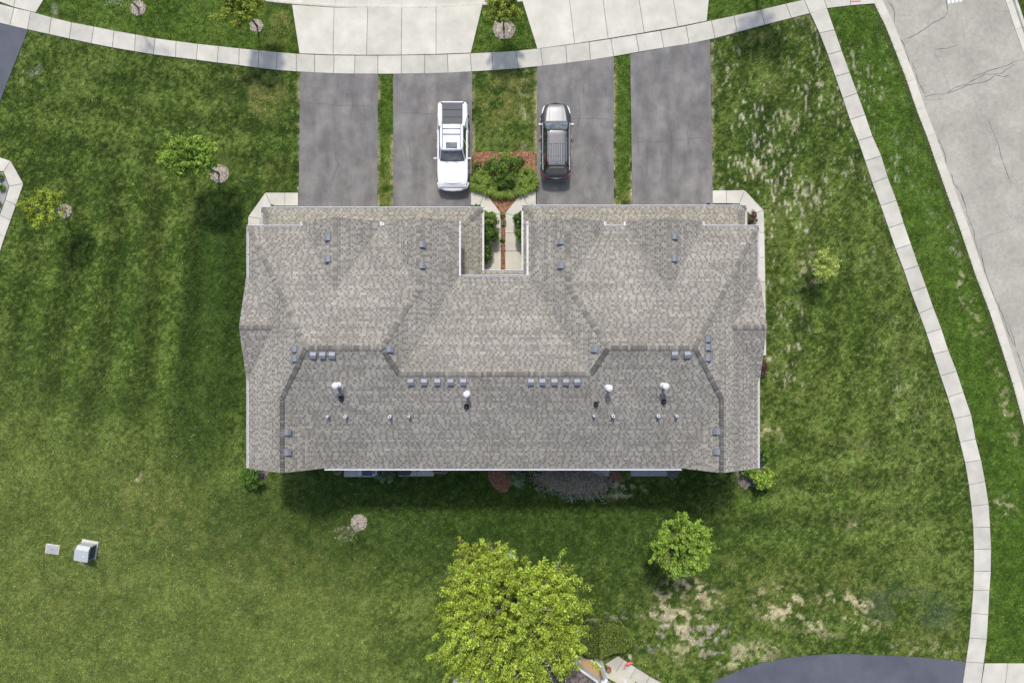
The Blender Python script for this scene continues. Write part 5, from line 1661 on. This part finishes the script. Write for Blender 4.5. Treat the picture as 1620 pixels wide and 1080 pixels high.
def gh_patches(car, zb, zt, wb, wt, yfb, yft, yrb, yrt, side_splits, glass_front, glass_side, glass_rear):
    """glass panels a few mm proud of the cabin; side_splits: list of (y_front, y_rear) fractions"""
    def lerp(a, b, t): return a + (b - a) * t
    v0, v1 = .10, .93
    def front(u, t):
        v = lerp(v0, v1, t); w = lerp(wb, wt, v) * .90
        return (u * w, lerp(yfb, yft, v) + .012 - .05 * abs(u) ** 3, lerp(zb, zt, v) + .006)
    vs, fs = patch(front, 12, 6); fs = orient_up(vs, fs, (0, (yfb + yrb) / 2, zb)); obj('windshield', vs, fs, M[glass_front], car, True)
    def rear(u, t):
        v = lerp(.22, .9, t); w = lerp(wb, wt, v) * .86
        return (u * w, lerp(yrb, yrt, v) - .012 + .04 * abs(u) ** 3, lerp(zb, zt, v) + .006)
    vs, fs = patch(rear, 10, 5); fs = orient_up(vs, fs, (0, (yfb + yrb) / 2, zb)); obj('rear_window', vs, fs, M[glass_rear], car, True)
    for sgn in (-1, 1):
        for (a, b) in side_splits:
            def side(u, t, a=a, b=b):
                v = lerp(.15, .88, t); yf = lerp(yfb, yft, v); yre = lerp(yrb, yrt, v)
                f = lerp(a, b, (u + 1) / 2)
                return (sgn * (lerp(wb, wt, v) + .008), lerp(yf, yre, f), lerp(zb, zt, v))
            vs, fs = patch(side, 5, 4); fs = orient_up(vs, fs, (0, (yfb + yrb) / 2, zb)); obj('side_window', vs, fs, M[glass_side], car, True)


def mirror_part(car, x, y, z, sgn, mat):
    m = MB(); vs, fs = loft([[(sgn * (abs(x) + o), yy * s + y, zz * s + z) for yy, zz in ((.05, -.08), (.07, 0), (.05, .09), (-.05, .09), (-.06, 0), (-.05, -.08))] for o, s in ((-.02, .35), (.05, .8), (.16, 1), (.22, .75))])
    m.add(vs, orient_up(vs, fs, (sgn * (abs(x) + .1), y, z))); m.build('mirror', mat, car)


# --- white pickup, nose towards the house
PU_LEN = 5.45
px0, py0 = W2(716.5, 232, .8)
pick = empty('pickup_truck', (px0, (15.37 + 9.95) / 2, 0.03), math.pi, 'white crew cab pickup truck with grey bed cover and roof rack', 'truck')
hl = PU_LEN / 2
cw = [(-hl, .88), (-hl + .12, .96), (-1.0, 1.0), (1.2, 1.0), (hl - .7, .985), (hl - .25, .93), (hl - .06, .82), (hl, .72)]
clo = [(-hl, .55), (-hl + .2, .42), (-1, .33), (1, .33), (hl - .3, .36), (hl, .45)]
chi = [(-hl, 1.08), (-hl + .1, 1.14), (-.6, 1.16), (.5, 1.16), (1.05, 1.14), (hl - .5, 1.04), (hl - .2, .98), (hl, .80)]
vs, fs = car_body(cw, clo, chi, -hl, hl, 7.0, .02); obj('body', vs, fs, M['car_white'], pick, True)
Gp = (1.08, 1.80, .90, .72, 1.18, .55, -1.28, -1.05)
vs, fs = greenhouse(*Gp, crown=.05); obj('cabin', vs, fs, M['car_white'], pick, True)
gh_patches(pick, *Gp, [(.06, .44), (.50, .88)], 'glass_blue', 'glass_dark', 'glass_dark')
m = MB()
def hoodf(u, t):
    y = 1.22 + t * (hl - .30 - 1.22); w = .80 - .06 * t
    return (u * w, y, smooth_interp(chi, y) + .028 + .02 * (1 - u * u) - .05 * max(0, t - .8) * 2)
vs, fs = patch(hoodf, 14, 10); fs = orient_up(vs, fs, (0, 2, 0)); h = obj('hood', vs, fs, M['car_white'], pick, True)
for sx in (-.52, .52):
    m = MB(); m.box(sx - .012, sx + .012, 1.3, hl - .42, 1.05, 1.06); 
m = MB(); m.tube([(-.82, hl - .34, .975), (-.5, hl - .24, .985), (0, hl - .2, .99), (.5, hl - .24, .985), (.82, hl - .34, .975)], .022, 6); m.build('hood_gap', M['black'], pick)
# front bumper and lamps
m = MB(); m.tube([(-.93, hl - .38, .62), (-.86, hl - .12, .62), (-.5, hl + .03, .62), (0, hl + .07, .62), (.5, hl + .03, .62), (.86, hl - .12, .62), (.93, hl - .38, .62)], .13, 10); m.build('bumper', M['car_white'], pick, smooth=True)
for sx in (-1, 1):
    m = MB(); m.box(sx * .72 - .16, sx * .72 + .16, hl - .24, hl - .045, .74, .90, bev=.03); m.build('headlight', M['clear_lens'], pick)
    m = MB(); m.box(sx * .90 - .06, sx * .90 + .06, -hl - .005, -hl + .13, .78, 1.10, bev=.02); m.build('tail_light', M['red_lens'], pick)
    mirror_part(pick, .98, .93, 1.18, sx, M['pipe'])
    for y in (1.65, -1.70): wheel(pick, sx * .88, y, .39, .25, sx)
    for y in (.08, -.85):
        m = MB(); m.box(sx * 1.005 - .012, sx * 1.005 + .012, y - .09, y + .09, .93, .965, bev=.008); m.build('door_handle', M['pipe'], pick)
m = MB(); m.tube([(-.86, -hl - .02, .58), (0, -hl - .08, .58), (.86, -hl - .02, .58)], .09, 8); m.build('bumper', M['chrome'], pick, smooth=True)
# bed rails and the three-panel cover
for sx in (-1, 1):
    m = MB(); m.box(sx * .80 - .12, sx * .80 + .12, -hl + .08, -1.2, 1.13, 1.215, bev=.05); m.build('bed_rail', M['car_white'], pick)
    # sail panel behind the cab
    vs = [(sx * .95, -1.95, 1.15), (sx * .95, -1.0, 1.15), (sx * .80, -1.0, 1.72), (sx * .84, -1.35, 1.45), (sx * .72, -1.95, 1.15), (sx * .70, -1.0, 1.15), (sx * .66, -1.0, 1.72), (sx * .68, -1.35, 1.45)]
    fs = [(0, 1, 2, 3), (4, 7, 6, 5), (0, 3, 7, 4), (3, 2, 6, 7), (1, 5, 6, 2)]
    fs = orient_up(vs, fs, (sx * .8, -1.3, 1.2)); obj('sail_panel', vs, fs, M['car_white'], pick)
yb = [-hl + .10, -hl + .55, -hl + 1.02, -1.28]
for i in range(3):
    m = MB(); m.box(-.655, .655, yb[i] + .008, yb[i + 1] - .008, 1.15, 1.205 + .002 * i, bev=.012); m.build('bed_cover_panel', M['vinyl_grey'], pick)
for sx in (-1, 1):
    m = MB(); m.box(sx * .70 - .04, sx * .70 + .04, -hl + .05, -hl + .13, 1.2, 1.235, bev=.012); m.build('cover_latch', M['black'], pick)
m = MB(); m.box(-.72, .72, -hl + .01, -hl + .085, 1.1, 1.20, bev=.02); m.build('tailgate', M['car_white'], pick)
m = MB(); m.box(-.36, .36, .08, .46, 1.845, 1.868, bev=.03); m.build('sunroof', M['glass_blue'], pick)
for sx in (-1, 1):
    m = MB(); m.tube([(sx * .56, .42, 1.83), (sx * .56, .36, 1.89), (sx * .56, -1.0, 1.90), (sx * .56, -1.08, 1.82)], .022, 8); m.build('roof_rail', M['vent'], pick)
for y in (-.42, -.78):
    m = MB(); m.tube([(-.56, y, 1.895), (0, y, 1.915), (.56, y, 1.895)], .024, 8); m.build('roof_crossbar', M['vent'], pick)
m = MB(); m.tube([(-.3, .56, 1.845), (-.3, .50, 1.90)], [.02, .012], 6); m.build('antenna', M['black'], pick)
for sx in (-.35, .25):
    m = MB(); m.tube([(sx, 1.22, 1.17), (sx + .35, 1.05, 1.25)], .010, 5); m.build('wiper', M['black'], pick)

# --- dark crossover, nose towards the street
sxw, _ = W2(879.5, 222, .8)
suv = empty('suv', (sxw, (15.42 + 10.50) / 2, 0.03), 0, 'dark crossover with reflective ribbed roof parked in the right middle driveway', 'car')
hl = 4.90 / 2
cw = [(-hl, .72), (-hl + .08, .84), (-hl + .4, .94), (-1.2, .97), (.8, .97), (hl - .95, .95), (hl - .5, .88), (hl - .2, .74), (hl - .06, .60), (hl, .46)]
clo = [(-hl, .50), (-hl + .2, .36), (-1, .28), (1, .28), (hl - .3, .32), (hl, .42)]
chi = [(-hl, .98), (-hl + .1, 1.06), (-1.5, 1.10), (.6, 1.08), (1.2, 1.05), (hl - .6, 1.0), (hl - .25, .95), (hl, .68)]
vs, fs = car_body(cw, clo, chi, -hl, hl, 4.2, .02); obj('body', vs, fs, M['car_dark'], suv, True)
Gs = (1.02, 1.66, .88, .66, 1.28, .45, -2.28, -1.86)
vs, fs = greenhouse(*Gs, crown=.06, ne=6.0); obj('cabin', vs, fs, M['car_dark'], suv, True)
gh_patches(suv, *Gs, [(.07, .36), (.39, .66), (.70, .90)], 'glass_blue', 'glass_dark', 'glass_dark')
def roofz(x, y): return 1.66 + .06 * (1 - (x / .70) ** 4) * (1 if -1.7 < y < .3 else .8)
def sroof(u, t):
    y = .36 - t * 2.14; w = .62 - .10 * t
    return (u * w, y, roofz(u * w, y) + .012 - .03 * max(0, abs(u) - .85))
vs, fs = patch(sroof, 16, 20); fs = orient_up(vs, fs, (0, -.7, 0)); rp = obj('roof_panel', vs, fs, M['car_roof_sky'], suv, True)
for i in range(6):
    x = -.30 + i * .12
    m = MB(); m.box(x - .030, x + .030, -1.55, -.38, roofz(x, -1) + .008, roofz(x, -1) + .034, bev=.014); m.build('roof_rib', M['car_sky_silver'], rp)
for i in range(7):
    x = -.36 + i * .12
    m = MB(); m.box(x - .022, x + .022, -1.58, -.36, roofz(x, -1) + .004, roofz(x, -1) + .018); m.build('roof_groove', M['car_dark'], rp)
for y in (-.42, -1.18):
    m = MB(); m.tube([(-.52, y, 1.735), (0, y, 1.765), (.52, y, 1.735)], .018, 6); m.build('roof_crossbar', M['car_sky_silver'], suv)
for s in (-1, 1):
    m = MB(); m.tube([(s * .585, .0, 1.70), (s * .585, -.08, 1.745), (s * .585, -1.55, 1.745), (s * .585, -1.65, 1.70)], .020, 8); m.build('roof_rail', M['rim'], suv)
    for y in (-.12, -1.5):
        m = MB(); m.box(s * .585 - .03, s * .585 + .03, y - .14, y + .14, 1.70, 1.755, bev=.012); m.build('rail_foot', M['black'], suv)
def shood(u, t):
    y = 1.20 + t * (hl - .12 - 1.20); w = .66 - .10 * t - .10 * t * t
    return (u * w, y, smooth_interp(chi, y) + .026 + .022 * (1 - u * u))
vs, fs = patch(shood, 16, 12); fs = orient_up(vs, fs, (0, 2, 0)); hd = obj('hood', vs, fs, M['car_sky_silver'], suv, True)
for s in (-1, 1):
    m = MB(); pts = [(s * (.46 - .05 * t), 1.25 + t * (hl - .3 - 1.25), smooth_interp(chi, 1.25 + t * (hl - .3 - 1.25)) + .047) for t in [k / 8 for k in range(9)]]
    m.tube(pts, .010, 5); m.build('hood_crease', M['car_dark'], hd)
    m = MB(); m.tube([(s * .74, hl - .18, .78), (s * .84, hl - .45, .86), (s * .90, hl - .72, .92)], [.03, .065, .03], 8); m.build('headlight', M['clear_lens'], suv)
    m = MB(); m.tube([(s * .62, -hl + .05, .99), (s * .82, -hl + .14, .98), (s * .92, -hl + .42, .96)], [.03, .06, .03], 8); m.build('tail_light', M['red_lens'], suv)
    mirror_part(suv, .92, .98, 1.08, s, M['pipe'])
    for y in (1.45, -1.42): wheel(suv, s * .85, y, .36, .24, s)
    # bright window surround
    m = MB(); G = Gs
    def sp(f, v, o=.012):
        return (s * (G[2] + (G[3] - G[2]) * v + o), (G[4] + (G[5] - G[4]) * v) * (1 - f) + (G[6] + (G[7] - G[6]) * v) * f, G[0] + (G[1] - G[0]) * v)
    m.tube([sp(.03, .10), sp(.3, .10), sp(.66, .10), sp(.93, .16), sp(.92, .5)], .014, 6); m.build('window_trim', M['chrome'], suv)
    for y in (.25, -.72):
        m = MB(); m.box(s * .975 - .014, s * .975 + .014, y - .09, y + .09, .88, .915, bev=.008); m.build('door_handle', M['chrome'], suv)
m = MB(); m.tube([(-.70, -hl + .02, .72), (-.4, -hl - .03, .72), (0, -hl - .05, .72), (.4, -hl - .03, .72), (.70, -hl + .02, .72)], .085, 8); m.build('bumper', M['car_dark'], suv, smooth=True)
m = MB(); m.tube([(-.52, -hl + .03, .93), (0, -hl - .01, .95), (.52, -hl + .03, .93)], .018, 6); m.build('tailgate_trim', M['chrome'], suv)
m = MB(); m.tube([(-.56, hl - .10, .62), (0, hl + .03, .62), (.56, hl - .10, .62)], .07, 8); m.build('grille', M['black'], suv)
m = MB(); m.tube([(0, -1.62, 1.72), (0, -1.72, 1.79)], [.02, .012], 6); m.build('antenna', M['black'], suv)
m = MB(); m.box(-.50, .50, -2.02, -1.84, 1.62, 1.66, bev=.02); m.build('rear_spoiler', M['car_dark'], suv)

# ------------------------------------------------------------------ yard things
def box_at(px, py, rz_deg):
    x, y = W2(px, py); return (x, y, 0), math.radians(rz_deg)


loc, rz = box_at(143, 868, -10)
tf = empty('transformer_cabinet', loc, rz, 'pale grey-green utility cabinet on a concrete pad in the lower left lawn', 'utility cabinet')
m = MB(); m.box(-.60, .50, -.58, .58, -.02, .10, bev=.02); m.build('pad', M['concrete'], tf)
m = MB(); vs = [(-.42, -.50, .1), (.42, -.50, .1), (.42, .45, .1), (-.42, .45, .1), (-.42, -.50, .86), (.42, -.50, .86), (.42, .18, .95), (-.42, .18, .95), (.42, .45, .80), (-.42, .45, .80)]
m.add(vs, [(0, 1, 5, 4), (4, 5, 6, 7), (7, 6, 8, 9), (9, 8, 2, 3), (1, 2, 8, 6, 5), (0, 4, 7, 9, 3)]); m.build('housing', M['util_green'], tf)
m = MB(); m.box(-.46, .46, -.55, .22, .955, .985, bev=.012)
Mt = Matrix.Rotation(math.radians(7.5), 4, 'X'); m.v = [tuple(Mt @ Vector((v[0], v[1], v[2] - .955)) + Vector((0, 0, .935))) for v in m.v]; m.build('lid', M['util_green'], tf)
for k in range(6):
    m = MB(); m.box(-.36 + k * .125, -.29 + k * .125, -.535, -.505, .2, .8); m.build('louvre', M['util_side'], tf)
m = MB(); m.box(.424, .44, -.44, .36, .18, .76); m.build('side_panel', M['util_side'], tf)
for (x, y) in ((.05, .25), (.2, -.2)):
    m = MB(); m.box(x - .05, x + .05, y - .03, y + .03, .93, .985 if y < 0 else .95, bev=.01); m.build('lifting_lug', M['white'], tf)
loc, rz = box_at(83, 868, -8)
vl = empty('utility_vault', loc, rz, 'flat grey concrete vault lid set in yellowed grass by the cabinet', 'vault lid')
m = MB(); m.box(-.40, .40, -.26, .26, -.05, .05, bev=.03); m.build('lid', M['concrete_grey'], vl)
m = MB(); m.box(-.46, .46, -.32, .32, -.06, .03, bev=.02); m.build('collar', M['concrete'], vl)
m = MB(); m.box(-.07, .07, -.02, .02, .048, .06); m.build('pull_handle', M['vent'], vl)
loc, rz = box_at(808, 877, 3)
pd = empty('utility_pedestal', loc, rz, 'pale green utility pedestal at the upper edge of the large bright tree', 'utility box')
m = MB(); m.box(-.27, .27, -.17, .17, 0, .62, bev=.02); m.build('housing', M['pale_green'], pd)
m = MB(); m.box(-.30, .30, -.20, .20, .622, .69, bev=.03); m.build('lid', M['pale_green'], pd)

# rear patio things
loc, rz = box_at(585.5, 739, 0)
gr = empty('barbecue_grill', (loc[0], loc[1] - .12, .045), 0, 'gas barbecue grill with navy lid and pale side shelves on the left patio', 'grill')
m = MB(); m.box(-.30, .30, -.24, .24, .45, .80, bev=.03); m.build('firebox', M['black'], gr)
vs, fs = loft([[(x, .26 * math.cos(a), .80 + .26 * math.sin(a)) for a in [math.pi * k / 10 for k in range(11)]] for x in (-.31, .31)])
m = MB(); m.add(vs, orient_up(vs, fs, (0, 0, .85))); m.build('lid', M['navy'], gr)
m = MB(); m.tube([(-.2, -.285, .92), (.2, -.285, .92)], .014, 6); m.build('lid_handle', M['chrome'], gr)
for s in (-1, 1):
    m = MB(); m.box(min(s * .32, s * .60), max(s * .32, s * .60), -.22, .2, .78, .81, bev=.01); sh = m.build('side_shelf', M['grey_plastic'], gr)
    for y in (-.2, .2):
        m = MB(); m.box(s * .26 - .02, s * .26 + .02, y - .02, y + .02, .0, .46); m.build('leg', M['black'], gr)
m = MB(); m.box(.40, .52, -.14, .12, .812, .83, bev=.01); m.build('side_burner', M['navy'], gr)
loc, rz = box_at(546, 735, 0)
ch = empty('folding_chair', (loc[0], loc[1], .045), 0, 'blue folding chair at the left end of the left patio', 'chair')
BL = mat_plain('blue_fabric', (.06, .12, .24), .8)
m = MB(); m.box(-.24, .24, -.22, .22, .42, .45, bev=.01); m.build('seat', BL, ch)
m = MB(); m.box(-.24, .24, .21, .24, .46, .90, bev=.01); m.build('backrest', BL, ch)
for sx in (-.22, .22):
    for sy in (-.2, .2):
        m = MB(); m.tube([(sx, sy, 0), (sx * .95, sy, .42)], .014, 6); m.build('leg', M['vent'], ch)
loc, rz = box_at(642, 739, 0)
bn = empty('deck_box', (loc[0], loc[1] - .05, .045), 0, 'dark brown storage box on the second patio from the left', 'storage box')
m = MB(); m.box(-.34, .34, -.34, .34, 0, .5, bev=.02); m.build('bin', M['brown_plastic'], bn)
m = MB(); m.box(-.37, .37, -.37, .37, .502, .57, bev=.03); m.build('lid', M['brown_plastic'], bn)
m = MB(); m.box(-.1, .1, -.39, -.372, .46, .53); m.build('latch', M['black'], bn)
loc, rz = box_at(692.5, 737, 0)
pb = empty('raised_planter', (loc[0], loc[1], .0), 0, 'square wooden planter box beside the second patio', 'planter')
for (x0, x1, y0, y1) in [(-.34, .34, -.38, -.33), (-.34, .34, .33, .38), (-.34, -.29, -.328, .328), (.29, .34, -.328, .328)]:
    m = MB(); m.box(x0, x1, y0, y1, 0, .32); m.build('board', M['wood'], pb)
m = MB(); m.box(-.288, .288, -.328, .328, 0, .24); m.build('soil', mat_noise('potting_soil', (.02, .015, .012), (.06, .045, .035), 20, .95, .6), pb)
loc, rz = box_at(662, 741, 0)
pt = empty('flower_pot', (*loc[:2], .045), 0, 'small dark pot standing on the second patio slab', 'pot')
m = MB(); m.lathe([(.08, 0), (.12, .2), (.13, .21), (.10, .2), (.09, .14)], (0, 0, 0), 16); m.build('pot', M['brown_plastic'], pt)
m = MB(); m.lathe([(.15, .0), (.16, .015), (.02, .016)], (0, 0, 0), 16); m.build('saucer', M['vent'], pt)
loc, rz = box_at(1118.5, 326, 0)
kp = empty('bucket', (loc[0], loc[1], .032), 0, 'small black bucket on the rightmost driveway against the garage', 'bucket')
m = MB(); m.lathe([(.09, 0), (.13, .28), (.14, .29), (.12, .28), (.085, .03)], (0, 0, 0), 16); m.build('pail', M['black'], kp)
m = MB(); m.tube([(-.13, 0, .27), (-.08, .03, .36), (0, .04, .39), (.08, .03, .36), (.13, 0, .27)], .007, 5); m.build('handle', M['vent'], kp)
# twig on the left lawn
m = MB(); m.tube([W(381, 284, .04), W(385, 286.5, .05), W(390, 288.5, .05)], [.02, .016, .008], 5); m.tube([W(385, 286.5, .05), W(388, 285, .06)], [.012, .005], 5)
m.build('fallen_twig', M['bark_grey'], label='pale fallen twig on the grass near the left front walk')['category'] = 'twig'

# ------------------------------------------------------------------ neighbour house at the bottom edge
ang = math.atan2(-(1078 - 1048), 942 - 900)
ex = Vector((math.cos(ang), math.sin(ang))); ey = Vector((-ex.y, ex.x))     # ey points towards the lawn (up right)
o0 = Vector(W2(900, 1048, 3.0))
nb = empty('neighbor_house', (o0.x, o0.y, 0), ang, 'brown roofed house corner with tan porch at the bottom edge', 'house')
Ln, Dn = 9.0, 7.0
x0n = -3.2
m = MB(); m.box(x0n + .35, Ln - .4, -Dn, -.45, -.1, 2.9); m.build('wall', M['siding'], nb)
nf = [Face([(x0n, 0), (2.15, 0), (2.15, -Dn / 2), (x0n + 2.6, -Dn / 2)], lambda x, y: 3.0 + .5 * (-y), (0, -1)), Face([(x0n, 0), (x0n + 2.6, -Dn / 2), (x0n, -Dn)], lambda x, y: 3.0 + .67 * (x - x0n), (1, 0))]
dk = roof_deck(nf); rfn = dk.build('roof', deck_mat, nb)
V, Fq, C = shingle_mesh(nf, seed=8, light=np.array([.17, .14, .125]), dark=np.array([.08, .068, .06]), expo=.16)
fast_mesh('shingles', V, Fq, 4, M['neighbor_roof'], rfn, colors=C[:, :3], kind='stuff')
nf2 = [Face([(2.30, .18), (Ln, .18), (Ln, -Dn / 2), (3.3, -Dn / 2)], lambda x, y: 3.0 + .5 * (.18 - y), (0, -1))]
rf2 = roof_deck(nf2).build('porch_roof', deck_mat, nb)
V, Fq, C = shingle_mesh(nf2, seed=9, light=np.array([.27, .25, .22]), dark=np.array([.13, .12, .105]))
fast_mesh('shingles', V, Fq, 4, M['neighbor_roof'], rf2, colors=C[:, :3], kind='stuff')
for a, b, yy in ((x0n, 2.15, 0.0), (2.30, Ln, .18)):
    m = MB(); m.box(a, b, yy, yy + .13, 2.88, 3.0); m.build('gutter', M['white'], nb)
m = MB(); m.box(x0n, 2.15, -.03, .0, 2.72, 2.88); m.build('fascia', M['white'], nb)
# porch deck with rail, in its own ground frame
def nloc(px, py, z):
    p = Vector(W2(px, py, z)) - o0
    return (p.dot(ex), p.dot(ey))
pp = [nloc(*q, .35) for q in ((915, 1043), (936, 1043), (955, 1056), (958, 1068), (946, 1090), (915, 1075))]
m = MB(); m.prism(pp, 0, .35); m.build('porch_floor', M['concrete'], nb)
pp2 = [nloc(*q, .36) for q in ((919, 1042.5), (934, 1044), (951, 1055), (952, 1064), (946, 1076), (922, 1060))]
m = MB(); m.prism(pp2, .352, .375); m.build('porch_mat', M['mat_tan'], nb)
rail = [nloc(*q, 1.2) for q in ((911, 1043), (913, 1052))], [nloc(*q, 1.2) for q in ((941, 1045), (953, 1056), (960, 1068))]
for line in rail:
    for i in range(len(line) - 1):
        a, b = line[i], line[i + 1]
        m = MB(); m.tube([(*a, 1.2), (*b, 1.2)], .06, 6); m.build('hand_rail', M['white'], nb)
        L = math.hypot(b[0] - a[0], b[1] - a[1]); k = max(2, int(L / .12))
        for j in range(k):
            t = (j + .5) / k; q = (a[0] + (b[0] - a[0]) * t, a[1] + (b[1] - a[1]) * t)
            m = MB(); m.box(q[0] - .015, q[0] + .015, q[1] - .015, q[1] + .015, .36, 1.16); m.build('baluster', M['white'], nb)
pc = nloc(953, 1056, 1.2)
m = MB(); m.box(pc[0] - .1, pc[0] + .1, pc[1] - .1, pc[1] + .1, .0, 2.86); m.build('porch_post', M['white'], nb)
ps = [nloc(*q, .12) for q in ((961, 1052), (974, 1062), (996, 1073), (1012, 1083), (1004, 1095), (958, 1070))]
m = MB(); m.prism(ps, 0, .12); m.build('porch_step', M['concrete_pale'], nb)
loc, rz = box_at(962.5, 1055, 0)
bb = empty('barrel_planter', (loc[0], loc[1], .12), 0, 'round brown tub at the end of the bottom walk', 'tub')
m = MB(); m.lathe([(.13, 0), (.16, .14), (.15, .30), (.135, .30), (.13, .22)], (0, 0, 0), 18); m.build('tub', M['terracotta'], bb)
m = MB(); m.lathe([(.13, .2), (.02, .22)], (0, 0, 0), 14); m.build('soil', M['mulch'], bb)
# pink ornament and pale flowers beside the walk
loc, rz = box_at(993.5, 1044, 62)
fl = empty('garden_ornament', loc, math.radians(100), 'pink bird shaped garden ornament beside the bottom walk', 'ornament')
vs, fs = loft([super_ring(y, w, .42 + z - h, .42 + z + h, 2.2, 14) for y, w, h, z in ((-.26, .01, .01, .03), (-.16, .06, .05, .01), (0, .10, .09, 0), (.12, .08, .08, .02), (.2, .03, .03, .05))])
m = MB(); m.add(vs, orient_up(vs, fs, (0, 0, .42))); m.build('body', M['pink'], fl, smooth=True)
m = MB(); m.tube([(0, .18, .46), (0, .27, .58), (0, .24, .74), (0, .32, .80), (0, .40, .76)], [.035, .026, .024, .035, .012], 8); m.build('neck', M['pink'], fl, smooth=True)
for s in (-.03, .03):
    m = MB(); m.tube([(s, 0, .36), (s, .02, 0)], .008, 5); m.build('leg', M['vent'], fl)
shrub(996, 1037, .16, .14, .3, 220, .05, col_mix((.5, .42, .36), (.8, .74, .68)), 'pale flowering plant behind the pink ornament', 180, name='flowering_plant', clumps=9, cat='plant')
shrub(1039, 1067, .13, .12, .25, 150, .05, PALEG, 'small pale green plant on the grass edge of the bottom walk', 181, name='bedding_plant', clumps=8, cat='plant')
loc, rz = box_at(988, 1076, 0)
ut = empty('porch_lantern', (loc[0], loc[1], .12), 0, 'white lantern on the cream step at the bottom edge', 'lantern')
m = MB(); m.box(-.09, .09, -.09, .09, 0, .05, bev=.01); m.build('base', M['white'], ut)
m = MB(); m.box(-.07, .07, -.07, .07, .052, .26); m.build('glass', M['clear_lens'], ut)
m = MB(); m.lathe([(.12, .262), (.10, .30), (.02, .38)], (0, 0, 0), 8); m.build('cap', M['white'], ut)
shrub(1003, 1079, .22, .14, .4, 260, .05, GRN, 'green plant by the white lantern at the bottom edge', 182, clumps=10, cat='plant', name='potted_plant')
